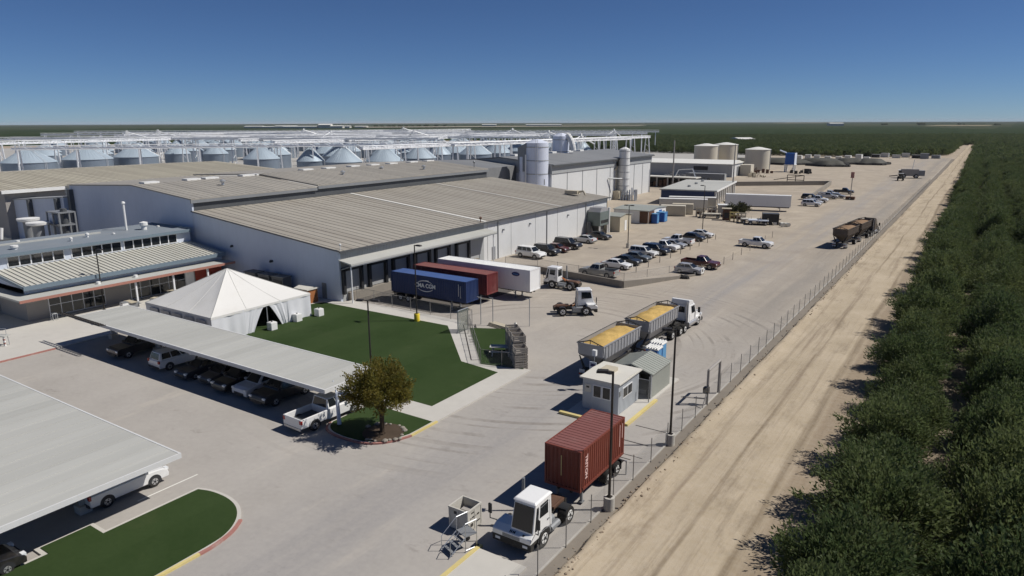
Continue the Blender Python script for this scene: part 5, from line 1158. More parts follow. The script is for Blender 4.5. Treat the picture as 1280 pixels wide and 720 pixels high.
MB().box(-4.0,-1.6,-2.6,-.4,10.4,16.2).build('duct_box',mt['midgrey'],t); MB().tube((-3.0,-1.6,0),(-3.0,-1.6,14),1.1,n=14).build('side_duct',mt['silver'],t,smooth=True,ang=40); MB().tube((-1.2,-3.3,0),(-1.2,-3.3,14.6),.2,n=8).build('downpipe',mt['white'],t); MB().prism_y([(-4.1,16.2),(-1.4,17.4),(-1.4,16.2)],-2.7,-.3).build('hood',mt['midgrey'],t)
MB().box(2.2,2.85,-1.0,.2,7.2,8.6).build('access_panel',mt['midgrey'],t)
t=tower('second silver baghouse tower behind the mill roof with curved outlet pipe',-106.5,187,2.5,19.2,m='silver')
s=MB(); p=None
for k in range(9): a=PI*k/8; q=(3.9-1.4*math.cos(a) if False else 2.2+2.2*(1-math.cos(a))/2,0,18.6+.0-4.5*(1-math.cos(a))/2*(k/8)); s.tube(p,q,.8,n=10) if p else None; p=q
s.build('outlet_pipe',mt['white'],t)
t=tower('slim white tower with hoops standing against the mill panels',-88.3,193,1.55,15.2,m='white',bands=7,cone=.6)
s=MB(); s.bar((-1.6,-1.8,9.6),(-3.6,-4.6,6.8),.8); s.build('chute',mt['tan'],t); s=MB(); s.box(-2.4,-1.7,-1.9,-.9,0,11.0); s.build('casing',mt['cream'],t)
t=thing('pump_cluster','grey pumps and pipes at the foot of the slim white tower','pump',(-86.0,191.2,0)); s=MB(); s.box(-1.5,.5,-1,1,0,1.6); s.build('skid',mt['midgrey'],t); s=MB()
for k in range(6): s.tube((-1.8+k*.9,-1.2,0),(-1.4+k*.7,-.4,3.2+.5*math.sin(k*2)),.22,n=8)
s.build('pipes',mt['steel'],t); MB().tube((2.4,0,0),(2.4,0,3.2),.5,n=12).build('vessel',mt['steel'],t); MB().box(-4.6,-2.4,-1.4,.6,0,2.6).build('cabinet',mt['tan'],t)
# rooftop conveyors by the mill
def gantry(label,a,b,z,w=1.0,leg=22,h=1.3,grp='elevated white conveyor gantries over the silos',legs=True):
    t=thing('conveyor_gantry',label,'conveyor',(a[0],a[1],0),0,grp); o=Vector((a[0],a[1],0)); A=Vector((0,0,z)); B=Vector((b[0]-a[0],b[1]-a[1],z)); d=(B-A); Ln=d.length; d.normalize(); nn=Vector((-d.y,d.x,0))*w*.5
    s=MB(); up=Vector((0,0,h))
    for sg in(-1,1): s.bar(A+nn*sg,B+nn*sg,.16); s.bar(A+nn*sg+up,B+nn*sg+up,.16)
    k=int(Ln/3.0)
    for i in range(k+1):
        p=A+d*(Ln*i/k)
        for sg in(-1,1):
            s.bar(p+nn*sg,p+nn*sg+up,.09)
            if i<k: q=A+d*(Ln*(i+1)/k); s.bar(p+nn*sg+(up if i%2 else Vector()),q+nn*sg+(Vector() if i%2 else up),.08)
    s.build('truss',mt['lattice'],t)
    q=MB(); vs=[]
    for p in (A,B):
        for (e,zz) in ((-.85,.2),(.85,.2),(.85,.85),(-.85,.85)): vs.append(p+nn*e+Vector((0,0,zz)))
    q.add(vs,[(0,1,2,3),(7,6,5,4),(0,4,5,1),(1,5,6,2),(2,6,7,3),(3,7,4,0)]); q.build('conveyor_trough',mt['trough'],t)
    if legs:
        k=max(1,int(Ln/leg))
        for i in range(k+1):
            p=A+d*(Ln*min(max(i/k,.01),.99)); s=MB()
            for sg in(-1,1): s.bar(p+nn*sg,Vector((p.x+nn.x*sg*2.2,p.y+nn.y*sg*2.2,0)),.46)
            for zz in (.25,.5,.75): s.bar(Vector((p.x+nn.x*2,p.y+nn.y*2,z*zz)),Vector((p.x-nn.x*2,p.y-nn.y*2,z*(zz-.22))),.1)
            s.build('support_leg',mt['lattice'],t)
    return t
# ------------------------------------------------------------------ silos
mt['trough']=M('bright_white_conveyor',(.82,.83,.85),.45,0,.04,.4)
mt['silow']=M('corrugated_silo_wall',(.22,.265,.32),.42,.4,.08,.4,.5,streak=.12); mt['siloc']=M('ribbed_silo_roof',(.36,.43,.49),.5,.15,.07,.3,.35,streak=.08)  # wall darker than roof: shade on the walls put into their colour
def silo(label,x,y,r,he,ha,grp,detail=True):
    t=thing('grain_silo',label,'silo',(x,y,0),random.uniform(0,90),grp); s=MB(); prof=[]
    nb=int(he/.55)
    for k in range(nb): prof+=[(r,he*k/nb),(r+.05,he*(k+.5)/nb)]
    prof.append((r,he)); s.lathe(prof,36); s.build('wall',mt['silow'],t,smooth=True,ang=50)
    s=MB(); s.lathe([(r+.25,he-.12),(r+.28,he+.02),(r*.14,ha-.35)],36)
    for k in range(36): a=2*PI*k/36; s.bar((math.cos(a)*(r+.2),math.sin(a)*(r+.2),he+.04),(math.cos(a)*r*.15,math.sin(a)*r*.15,ha-.34),.07)
    s.build('roof',mt['siloc'],t,smooth=True,ang=40)
    s=MB(); s.lathe([(r*.15,ha-.4),(r*.15,ha),(r*.1,ha+.3),(0,ha+.35)],16); s.build('cap',mt['steel'],t)
    s=MB(); 
    for dd in(-.3,.3): s.bar((r+.3,dd,0),(r+.3,dd,he+.2),.09); s.bar((r+.3,dd,he+.2),(r*.15,dd,ha),.08)
    s.build('ladder',mt['lattice'],t)
    return t
near=[(-327,134,9.8,'big silver silo with cone roof at the far left of the picture'),(-333,160,10,'big silver silo with cone roof, second from the left frame edge'),(-336,183.5,9.6,'big silver silo with cone roof, third from the left frame edge'),
 (-266,201,7.6,'silver silo standing just right of the tan shed end, beside the first gantry tower'),(-232,199,5.4,'narrow silver silo left of the wide cone roof silo'),(-215.5,202,7.2,'wide silver silo with pale cone just above the grey hall roof joint'),(-205.5,215,7.4,'silver silo with pale cone right of the wide one behind the hall roof'),(-209,241,7.2,'silver silo with cone roof behind the middle of the hall roof'),(-224,273,5.6,'small silver silo between two wide cones behind the hall'),(-211,285,8,'wide silver silo with pale cone toward the silver tower'),(-210,303,7.2,'silver silo with cone left of the broad silver tower, second from it'),(-213,328,7.4,'silver silo with cone roof just left of the broad silver tower'),(-189,355,5.5,'silver silo showing its cone above the mill roof right of the second tower')]
for x,y,r,l in near: silo(l,x,y,r,7.1,12.9,'silver grain silos')
sm=silo('narrow silver silo with steep cone, left of a pair beyond the tan shed',-355,216,6.2,6.8,11.8,'silver grain silos'); dup(sm,(-337,226.5,0),0,'narrow silver silo with steep cone, right of a pair beyond the tan shed')
back='silver silos in the rows farther back'
proto=silo('silver silo with pale cone among the many in the rear rows of the silo field',-262,242,7.2,6.8,12.1,back)
k=0
for row,(ox,oy,n_) in enumerate(((-262,242,6),(-300,236,8),(-345,270,8),(-385,262,9),(-425,300,9),(-470,320,10),(-395,170,6),(-520,330,10),(-440,190,5),(-560,250,8),(-610,300,8),(-235,300,6))):
    for i in range(n_):
        if row==0 and i==0: continue
        dup(proto,(ox+random.uniform(-2,2)+(8 if i%2 else 0),oy+i*24+random.uniform(-2,2),0),random.uniform(0,90)); k+=1
for lab,a,b,z,h in (
 ('white conveyor gantry nearest the warehouses, crossing the whole left third',(-300,118),(-172,262),13.0,1.4),
 ('white conveyor gantry running away behind the hall toward the towers',(-193,190),(-176,420),12.6,1.3),
 ('white conveyor gantry over the leftmost big silos',(-330,105),(-345,215),14.2,1.3),
 ('white conveyor gantry in the second silo row',(-262,205),(-240,430),13.6,1.2),
 ('white conveyor gantry in the third silo row',(-300,215),(-285,460),13.8,1.2),
 ('white conveyor gantry above the rear silo rows, left part',(-385,225),(-350,470),14.0,1.3),
 ('white conveyor gantry at the back of the silo field',(-470,250),(-420,560),14.6,1.4),
 ('white cross conveyor joining the rows at the far side of the silo field',(-520,330),(-190,450),14.2,1.2),
 ('white cross conveyor over the middle of the silo field',(-480,250),(-195,330),13.9,1.2),
 ('white cross conveyor near the left group of narrow silos',(-430,170),(-215,262),14.4,1.2),
 ('white conveyor gantry along the far edge of the silo field, left part',(-640,300),(-420,470),14.6,1.6),
 ('white conveyor gantry behind the leftmost silos, crossing the frame edge',(-470,150),(-300,330),13.6,1.6),
 ('white conveyor gantry low across the left rear rows',(-560,240),(-350,400),14.2,1.6),
 ('white conveyor gantry over the rear middle rows',(-380,330),(-200,420),13.6,1.5),
 ('white conveyor gantry farthest back in the middle of the silo field',(-450,420),(-210,520),14.4,1.6),
 ('pale pipe conveyor behind the mill roof ridge',(-150,190),(-135,300),14.6,1.0)): gantry(lab,a,b,z,1.9,20,h)
def bucket(label,x,y,h,ang):
    t=thing('bucket_elevator',label,'elevator',(x,y,0),ang,'bucket elevators of the silo field'); s=MB()
    for sx in(-1,1):
        for sy in(-1,1): s.bar((sx*.9,sy*.9,0),(sx*.9,sy*.9,h),.14)
    z=0
    while z<h-1: s.bar((-.9,-.9,z),(.9,-.9,z+2),.08).bar((.9,.9,z),(-.9,.9,z+2),.08).bar((-.9,.9,z),(-.9,-.9,z+2),.08).bar((.9,-.9,z),(.9,.9,z+2),.08); z+=2
    s.build('tower_frame',mt['lattice'],t); MB().box(-.6,.6,-.5,.5,h-.4,h+1.0,0,(.2,.1)).build('head',mt['white'],t)
    s=MB(); s.tube((0,0,h),(14,0,h-4.2),.3,n=6).tube((0,0,h),(-8,2,h-3.6),.22,n=6).bar((0,0,h-1),(4,2,h-4),.12).bar((0,0,h-1),(-4,-2,h-4),.12); s.build('spout',mt['lattice'],t)
for i,(x,y,h,a) in enumerate(((-400,215,17.6,60),(-412,240,17.8,50),(-395,335,17.5,70),(-330,300,17.0,-70),(-290,330,17.2,60),(-265,400,17.5,80),(-380,420,18,60),(-225,380,16.5,75),(-205,430,16.8,95),(-160,300,16.0,90))): bucket('slender elevator tower with sloping spouts, number %s from the left above the silos'%['one','two','three','four','five','six','seven','eight','nine','ten'][i] if False else ['slender elevator tower with sloping spouts at far left of the silo field','second slender elevator tower from the left over the silos','elevator tower with spouts rising in the rear rows at left','elevator tower with spouts above the gantry crossing','elevator tower with spouts over the third silo row','elevator tower with spouts over the rear middle rows','elevator tower with spouts at the back of the silo field','elevator tower with spouts behind the wide pale silos','elevator tower with spouts left of the broad silver tower','elevator tower with spouts behind the mill roof'][i],x,y,h,a)
# ------------------------------------------------------------------ mid yard sheds and machines
def gshed(name,label,x,y,wx,wy,h,rise,rot,wm,rm,cat='shed',z=.004,door=True,group=None):
    t=thing(name,label,cat,(x,y,z),rot,group); hx,hy=wx/2,wy/2
    MB().prism_x([(-hy,0),(hy,0),(hy,h),(0,h+rise),(-hy,h)],-hx,hx).build('wall',wm,t)
    MB().add([(-hx-.2,-hy-.2,h-.04),(hx+.2,-hy-.2,h-.04),(hx+.2,0,h+rise+.03),(-hx-.2,0,h+rise+.03),(hx+.2,hy+.2,h-.04),(-hx-.2,hy+.2,h-.04)]+[(-hx-.2,-hy-.2,h+.08),(hx+.2,-hy-.2,h+.08),(hx+.2,0,h+rise+.15),(-hx-.2,0,h+rise+.15),(hx+.2,hy+.2,h+.08),(-hx-.2,hy+.2,h+.08)],[(6,7,8,9),(9,8,10,11),(0,3,2,1),(3,5,4,2),(0,1,7,6),(5,11,10,4),(0,6,9,3),(3,9,11,5),(1,2,8,7),(2,4,10,8)]).build('roof',rm,t)
    if door: MB().box(hx,hx+.05,-.5,.5,.05,min(2.2,h-.1)).build('door',mt['white'],t)
    return t
gshed('equipment_shed','small beige shed at the far end of the white warehouse wall',-63.4,136.2,3.6,5.6,3.2,.35,0,mt['tan'],mt['sage'])
t=thing('mixer_unit','grey green dust collector on legs against the end of the white wall','dust collector',(-65.0,129.8,0)); MB().box(-1.3,1.6,-2.0,2.0,1.8,4.6).build('housing',mt['greenm'],t); MB().prism_x([(-1.9,4.6),(1.9,4.6),(1.2,5.4),(-1.2,5.4)],-1.2,1.5).build('hood',mt['hopper'],t)
for sx in(-1.1,1.4):
    for sy in(-1.8,1.8): MB().box(sx-.12,sx+.12,sy-.12,sy+.12,0,1.8).build('leg',mt['white'],t)
MB().prism_x([(-1.2,1.8),(1.2,1.8),(.3,.4),(-.3,.4)],-.8,1.0).build('hopper',mt['darkgrey'],t); MB().box(1.6,1.65,-1.6,1.6,2.3,2.9).build('slot',mt['blackp'],t); MB().tube((-.6,-2.6,0),(-.6,-2.6,2.6),.45,n=10).build('drum',mt['darkgrey'],t); MB().tube((1.5,2.2,0),(1.5,2.2,5.2),.28,n=8).build('downpipe',mt['white'],t)
t=gshed('maintenance_shack','low dark roofed shack with rust red and blue sides beyond the beige shed',-65.6,153.0,8.5,10.5,2.9,.25,0,mt['white'],mt['sage'],door=False); MB().box(2.2,4.24,-5.32,-5.25,.1,2.75).build('red_panel',mt['rust'],t); MB().box(4.25,4.33,-5.1,-2,.1,2.75).build('red_panel',mt['rust'],t); MB().box(4.25,4.33,1.0,2.6,.2,2.5).build('blue_door',mt['bluep'],t); MB().box(4.25,4.32,3.4,4.3,1.0,2.1).build('window',mt['glass'],t)
for i,(x,y,l) in enumerate(((-60.4,149.6,'bright blue portable toilet beside the rust red shack wall'),(-60.4,153.4,'blue waste container beside the toilet at the red shack'))):
    t=thing('portable_toilet' if i==0 else 'waste_container',l,'toilet' if i==0 else 'container',(x,y,.004)); w=.65 if i==0 else 1.0
    MB().box(-w,w,-w,w,.05,2.1).build('cabin' if i==0 else 'body',mt['bluep'],t); MB().box(-w-.06,w+.06,-w-.06,w+.06,2.1,2.22).build('roof' if i==0 else 'lid',mt['skin_blue'],t); MB().box(w,w+.04,-w*.7,w*.7,.15,1.9).build('door',mt['skin_blue'],t)
def plainbox(name,label,cat,x,y,lx,ly,h,rot,m,rm,group=None):
    t=thing(name,label,cat,(x,y,.004),rot,group); s=MB(); s.box(-lx/2,lx/2,-ly/2,ly/2,.12,h-.06)
    k=-lx/2+.3
    while k<lx/2-.2:
        for sy in(-1,1): s.box(k,k+.12,sy*ly/2,sy*(ly/2+.03),.2,h-.12)
        k+=.35
    s.build('walls',m,t); MB().box(-lx/2-.04,lx/2+.04,-ly/2-.05,ly/2+.05,h-.06,h+.03).build('roof',rm,t); MB().box(lx/2,lx/2+.05,-ly/2+.1,-.02,.2,h-.15).build('door',rm,t); MB().box(lx/2,lx/2+.05,.02,ly/2-.1,.2,h-.15).build('door',rm,t); MB().box(-lx/2,lx/2,-ly/2+.05,ly/2-.05,0,.12).build('base',mt['under'],t)
    return t
plainbox('storage_container','long grey white storage container near the red shack','container',-64.5,178.5,12.2,2.45,2.75,18,mt['shackr'],mt['white'],'storage containers in the mid yard')
plainbox('storage_container','second long pale storage container behind the grey white one','container',-64.0,184.0,12.2,2.45,2.75,18,mt['cream'],mt['white'],'storage containers in the mid yard')
plainbox('storage_container','short tan storage container right beside the maintenance shack','container',-62.0,164.8,5.8,2.4,2.5,18,mt['tan'],mt['cream'],'storage containers in the mid yard')
plainbox('storage_container','small tan storage container behind the short one','container',-61.2,169.2,5.0,2.4,2.5,18,mt['cream'],mt['tan'],'storage containers in the mid yard')
# navy and white columned building
t=thing('open_front_building','low building with white roof, navy end wall and white columned front','building',(-69,207,0),8); 
s=MB(); s.box(-8.0,6.5,-18.5,-18,0,3.9); s.build('end_wall',mt['navy'],t); MB().box(-8,-7.6,-18,16,0,3.9).box(-7.6,4.5,15.6,16,0,3.9).box(3.2,3.5,-18,16,0,3.9).build('wall',mt['stucco'],t); MB().box(-8.4,7.2,-18.9,16.4,3.9,4.2).build('roof',mt['cport'],t); MB().box(7.2,7.35,-18.9,16.4,3.75,4.25).build('fascia',mt['white'],t)
for k in range(11): MB().box(6.7,7.05,-18.2+k*3.35,-17.75+k*3.35,0,3.9).build('column',mt['white'],t)
for k in range(3): MB().lathe([(.5,4.2),(.5,4.7),(0,4.8)],10,(-2,-10+k*10,0)).build('roof_vent',mt['wallgrey'],t)
# long far shed
t=thing('far_workshop','long grey workshop with white roof and bright gable end far down the yard','building',(-105,300,0),3); s=MB(); s.box(-19,19,-9,9,0,5.4); s.build('wall',mt['wallgrey'],t)
MB().add([(-19.6,-9.6,5.3),(19.6,-9.6,5.3),(19.6,0,6.6),(-19.6,0,6.6),(19.6,9.6,5.3),(-19.6,9.6,5.3)],[(0,1,2,3),(3,2,4,5),(0,3,5),(1,4,2)]).build('roof',mt['skyl'],t); MB().prism_x([(-9,0),(9,0),(9,5.3),(0,6.5),(-9,5.3)],19.0,19.1).build('gable_end',mt['wallwhite'],t); MB().box(3,9,-9.1,-9,2.6,4.2).build('window_band',mt['blackp'],t)
MB().box(19.1,19.15,-2,2,.1,4).build('door',mt['midgrey'],t); MB().box(19.6,24,2,8,0,4.6).build('side_bay',mt['cream'],t)
def tank(label,x,y,r,h):
    t=thing('storage_tank',label,'tank',(x,y,0),0,'cream storage tanks behind the far workshop'); MB().lathe([(r,0),(r,h)],28).build('shell',mt['cream'],t,smooth=True); MB().lathe([(r+.2,h-.05),(r+.2,h+.1),(r*.2,h+1.1),(0,h+1.2)],28).build('roof',mt['skyl'],t,smooth=True,ang=30); MB().bar((r+.2,0,0),(r+.2,0,h),.2).build('ladder',mt['steel'],t)
tank('cream round tank nearest the right end of the far workshop',-88.5,341,5.6,9.6); tank('cream round tank behind the far workshop, left one of a pair',-118,356,6,10.4); tank('cream round tank behind the far workshop, right one of a pair',-113,372,6,10.6)
t=thing('hopper_tower','blue hopper bin raised on white legs in the far yard','hopper',(-73.0,338,0)); MB().box(-2.0,2.0,-2,2,3.4,8.4).build('bin',mt['bluep'],t); MB().box(2.0,2.1,-2.1,2.1,3.3,8.5).build('end_panel',mt['gable'],t)
for sx in(-1.8,1.8):
    for sy in(-1.8,1.8): MB().box(sx-.28,sx+.28,sy-.28,sy+.28,0,3.4).build('leg',mt['white'],t)
MB().box(-2.3,2.3,-2.3,2.3,3.1,3.4).build('ring_beam',mt['white'],t); MB().bar((-2,0,8.4),(-5,0,9.5),.5).build('chute',mt['gable'],t)
def scrap(label,x,y,r,h,m,n=14,grp='machine clutter in the far yard',name='scrap_heap'):
    t=thing(name,label,'machinery',(x,y,0),random.uniform(0,180),grp); s=MB()
    for k in range(n):
        a=random.random()*6.28; q=random.random()**.5*r; px,py=q*math.cos(a),q*math.sin(a); u=random.random()
        if u<.4: s.box(px-.6,px+.6,py-.4,py+.4,0,h*random.uniform(.3,.8))
        elif u<.75: s.bar((px,py,0),(px+random.uniform(-1.5,1.5),py+random.uniform(-1,1),h*random.uniform(.6,1)),.16)
        else: s.tube((px-.3,py,.45),(px+.3,py,.45),.45,n=10)
    s.build('pieces',m,t); return t
scrap('dark machine clutter at the foot of the blue hopper bin',-66.5,330,4.5,2.5,mt['under'])
scrap('rusty machine clutter left of the blue hopper bin',-82,322,6,2.6,mt['rust'])
scrap('grey machine clutter in front of the far workshop',-104,285,8,2.8,mt['midgrey'],22)
scrap('dark machine clutter under the tall mast before the workshop',-88,262,7,2.2,mt['under'],22)
scrap('pale machine clutter right of the far workshop gable',-78,300,4,3,mt['tan'])
t=thing('frame_hoist','steel A frame hoist standing at the tall mast before the far workshop','hoist',(-87,240,0)); s=MB(); s.bar((-5,0,0),(-2,0,6),.3).bar((5.5,0,0),(3,0,6.5),.3).bar((-2,0,6),(3,0,6.4),.25).bar((-3.4,0,3),(4.2,0,3),.15); s.build('frame',mt['steel'],t)
t=thing('dark_canopy','dark open bay full of machines between the mill and the navy building','open bay',(-88,236,0)); MB().box(-12,6,4,4.3,0,3.4).build('back_wall',mt['under'],t); MB().box(-12,7,-.5,4.6,3.4,3.7).build('roof',mt['shackr'],t)
for k in range(5): MB().box(-11.5+k*4,-11+k*4,-.3,0,0,3.4).build('post',mt['stucco'],t)
s=MB()
for k in range(9): s.box(-11+k*1.9,-9.8+k*1.9,1+.3*(k%3),2.6,0,1.2+.5*(k%4))
s.build('machines',mt['rust'],t)
plainbox('flatbed_load','long grey bundle on a flatbed in front of the far workshop','load',-88,268,14,2.6,3.0,2,mt['midgrey'],mt['wallgrey'])
# low walls of the silage pit
for (l,a,b) in (('long low concrete wall in the far yard behind the white trailer',(-75,252),(-45,275)),('low concrete wall running beside the far row of cars',(-45,275),(-40.5,214))):
    t=thing('low_concrete_wall',l,'wall',(a[0],a[1],0)); d=Vector((b[0]-a[0],b[1]-a[1])); n_=Vector((-d.y,d.x)).normalized()*.25
    A=[(-n_.x,-n_.y),(d.x-n_.x,d.y-n_.y),(d.x+n_.x,d.y+n_.y),(n_.x,n_.y)]; MB().prism_z(A,0,1.5).build('wall_body',mt['concw'],t)
t=thing('pipe_trestle','small dark pipe frame on the ground beyond the far low wall','frame',(-62,284,0)); s=MB()
for k in range(3): s.bar((k*3,0,0),(k*3,0,2.4),.2)
s.bar((-5,0,.4),(6,0,2.4),.16).bar((0,0,2.4),(6,0,2.4),.2).bar((0,0,.6),(6,0,.6),.2); s.build('frame',mt['under'],t)
# tarped stockpiles
for i,(x,y,rx,ry,l) in enumerate(((-92,402,17,12,'dark tarped stockpile at the left, partly behind the blue hopper bin'),(-74,412,13,11,'dark tarped stockpile right of the blue hopper bin'),(-66,392,9,7,'small dark tarped stockpile in front, third from the right'),(-60,420,9,9,'dark tarped stockpile second from the right end'),(-50,420,8,10,'dark tarped stockpile at the right end of the far yard'),(-112,392,12,10,'dark tarped stockpile left of the cream tank base'))):
    t=thing('tarped_stockpile',l,'stockpile',(x,y,0),0,'dark tarped stockpiles in the far yard'); s=MB(); n_=28; nr=7
    for j in range(nr+1):
        for k in range(n_):
            a=2*PI*k/n_; rr=(1-j/nr); wob=1+.12*math.cos(5*a+i)*rr; s.v.append((rx*rr*wob*math.cos(a),ry*rr*wob*math.sin(a),2.9*min(1,(1-rr)*2.2)**.8))
    for j in range(nr):
        for k in range(n_): s.f.append((j*n_+k,j*n_+(k+1)%n_,(j+1)*n_+(k+1)%n_,(j+1)*n_+k)); s.m.append(0)
    s.build('tarp',mt['olive'],t,smooth=True,ang=60)
    q=MB(); 
    for k in range(n_): a,b2=2*PI*k/n_,2*PI*(k+1)/n_; q.tube((rx*(1.05+.12*math.cos(5*a+i))*math.cos(a),ry*(1.05+.12*math.cos(5*a+i))*math.sin(a),.35),(rx*(1.05+.12*math.cos(5*b2+i))*math.cos(b2),ry*(1.05+.12*math.cos(5*b2+i))*math.sin(b2),.35),.8,n=6)
    q.build('tyre_edge',mt['black'],t)
for i in range(9):
    x=-98+i*5.2+random.uniform(-1,1); t=plainbox('white_crate',['pale crate at the left end of the far row under the orchard edge','pale crate, second along the far orchard edge','tall pale crate, third along the far orchard edge','pale crate, fourth along the far orchard edge','pale crate in the middle of the far crate row','pale crate just right of the middle of the far crate row','pale crate, third from the right in the far crate row','pale crate, second from the right in the far crate row','pale crate at the right end of the far crate row'][i],'crate',x,455+random.uniform(-4,4),3.2,3,random.choice((2.2,2.8,3.4)),random.uniform(-8,8),mt['shackr'],mt['white'],'pale crates along the far orchard edge')
for i in range(8):
    x=-62+i*5.2+random.uniform(-1,1); t=plainbox('farm_wagon',['grey wagon at the left end of the wagons by the far trees','grey wagon, second of the wagons by the far trees','grey wagon, third of the wagons by the far trees','tall pale wagon, fourth of the wagons by the far trees','grey wagon, fourth from the right by the far trees','grey wagon, third from the right by the far trees','grey wagon, second from the right by the far trees','grey wagon nearest the far end of the drive'][i],'wagon',x,500+random.uniform(-6,10),4.5,2.5,random.choice((2.0,2.6,3.2)),random.uniform(-10,10),random.choice((mt['shackr'],mt['midgrey'],mt['under'])),mt['wallgrey'],'wagons parked under the far trees')
t=thing('harvest_machine','grey harvest machine with cab standing alone near the far end of the drive','machine',(-24.5,325,0),10); MB().box(-2.8,3.2,-1.6,1.6,.9,3.6).build('body',mt['stucco'],t); MB().box(3.2,5.4,-1.3,1.3,1.0,3.1).build('bin',mt['midgrey'],t); MB().box(-3.8,-2.8,-.9,.9,1.2,3.0).build('cab',mt['glass'],t)
for xx in(-2,2.4):
    for sy in(-1,1): wheel(t,xx,sy*1.7,.85,.5)
MB().box(-4.0,-2.7,-1.0,1.0,3.0,3.15).build('cab_roof',mt['white'],t); MB().bar((-3.9,0,1),(-7,0,.6),.25).build('drawbar',mt['under'],t); MB().bar((1,0,3.6),(1.4,0,7.4),.16).build('auger_mast',mt['white'],t)
t=thing('farm_tractor','small dark farm tractor in front of the grey harvest machine','tractor',(-26.0,309,0),-90); MB().box(-.4,2.0,-.5,.5,.8,1.6).build('hood',mt['under'],t); MB().box(-1.2,-.3,-.8,.8,1.1,2.6).build('cab',mt['glass'],t); MB().box(-1.3,-.2,-.9,.9,2.6,2.75).build('cab_roof',mt['white'],t)
for sy in(-1,1): wheel(t,-.9,sy*.95,.8,.45); wheel(t,1.5,sy*.8,.5,.3)
# equipment rack row in the mid yard
specs=[(-55.6,166,'rack',mt['tan'],'tan steel stacking rack frame, leftmost of the machine row'),(-52.6,165,'flat',mt['cream'],'pale flat wagon bed on low wheels in the machine row'),(-51.2,171.5,'box',mt['cream'],'cream box cabin behind the flat wagon bed'),(-48.6,163.8,'dark',mt['rust'],'dark brown machine block right of the cream cabin'),(-46.4,162.4,'rack',mt['yellow'],'yellowish steel rack frame under the shrub'),(-44.6,161.8,'rack',mt['tan'],'tan steel rack frame right of the yellowish one'),(-42.2,161.0,'flat',mt['shackr'],'pale table machine with cross bars in the machine row'),(-40.2,159.5,'flat',mt['gable'],'grey low trailer frame at the right of the machine row'),(-38.2,161.8,'tankbox',mt['under'],'dark box tank at the right end of the machine row'),(-54.2,170.5,'rack',mt['cream'],'cream rack frame behind the flat wagon')]
for x,y,k,m,l in specs:
    t=thing({'rack':'steel_rack','flat':'flat_wagon','box':'site_cabin','dark':'machine_block','tankbox':'box_tank'}[k],l,{'rack':'rack','flat':'wagon','box':'cabin','dark':'machine','tankbox':'tank'}[k],(x,y,.004),random.uniform(10,22),'machines stored in the mid yard'); s=MB()
    if k=='rack':
        for sx in(-1,0,1):
            for sy in(-.6,.6): s.box(sx*.9-.1,sx*.9+.1,sy-.1,sy+.1,0,2.1)
        for z in(.7,1.4,2.05): s.box(-1.05,1.05,-.7,-.55,z-.08,z+.08).box(-1.05,1.05,.55,.7,z-.08,z+.08)
        s.build('frame',m,t); MB().box(-.8,.8,-.5,.5,.75,1.25).build('load',mt['rust'],t)
    elif k=='flat':
        s.box(-2.2,2.2,-.9,.9,.9,1.15); s.build('bed',m,t)
        for sx in(-1.6,1.6):
            for sy in(-1,1): wheel(t,sx,sy*.8,.4,.2)
        q=MB(); q.bar((-2.2,-.8,.45),(2.2,-.8,.45),.1).bar((-2.2,.8,.45),(2.2,.8,.45),.1); 
        for sx in(-2,0,2): q.bar((sx,-.8,.4),(sx,-.8,1.7),.08)
        q.build('frame',mt['tan'],t)
    elif k=='box': s.box(-1.8,1.8,-1.3,1.3,.2,2.6); s.build('body',m,t); MB().box(-1.9,1.9,-1.4,1.4,2.6,2.72).build('roof',mt['white'],t); MB().box(.2,1.2,-1.34,-1.3,1.2,2.1).build('window',mt['glass'],t)
    elif k=='dark': s.box(-.9,.9,-.8,.8,0,2.6); s.build('body',m,t); MB().box(-1.1,1.1,-1,1,2.6,2.75).build('cap',mt['tan'],t); MB().box(-.5,.5,-.84,-.8,.6,1.8).build('grille',mt['blackp'],t)
    else: s.box(-1.7,1.7,-1.2,1.2,.1,2.4); s.build('body',mt['under'],t); MB().box(-1.75,1.75,-1.25,1.25,2.4,2.5).build('lid',mt['darkgrey'],t); MB().tube((1.8,0,1.2),(2.3,0,1.2),.2,n=8).build('valve',mt['tan'],t)
scrap('small pale machine parts on the ground right of the dark box tank',-35.6,160.5,2,1.0,mt['shackr'],9,None)
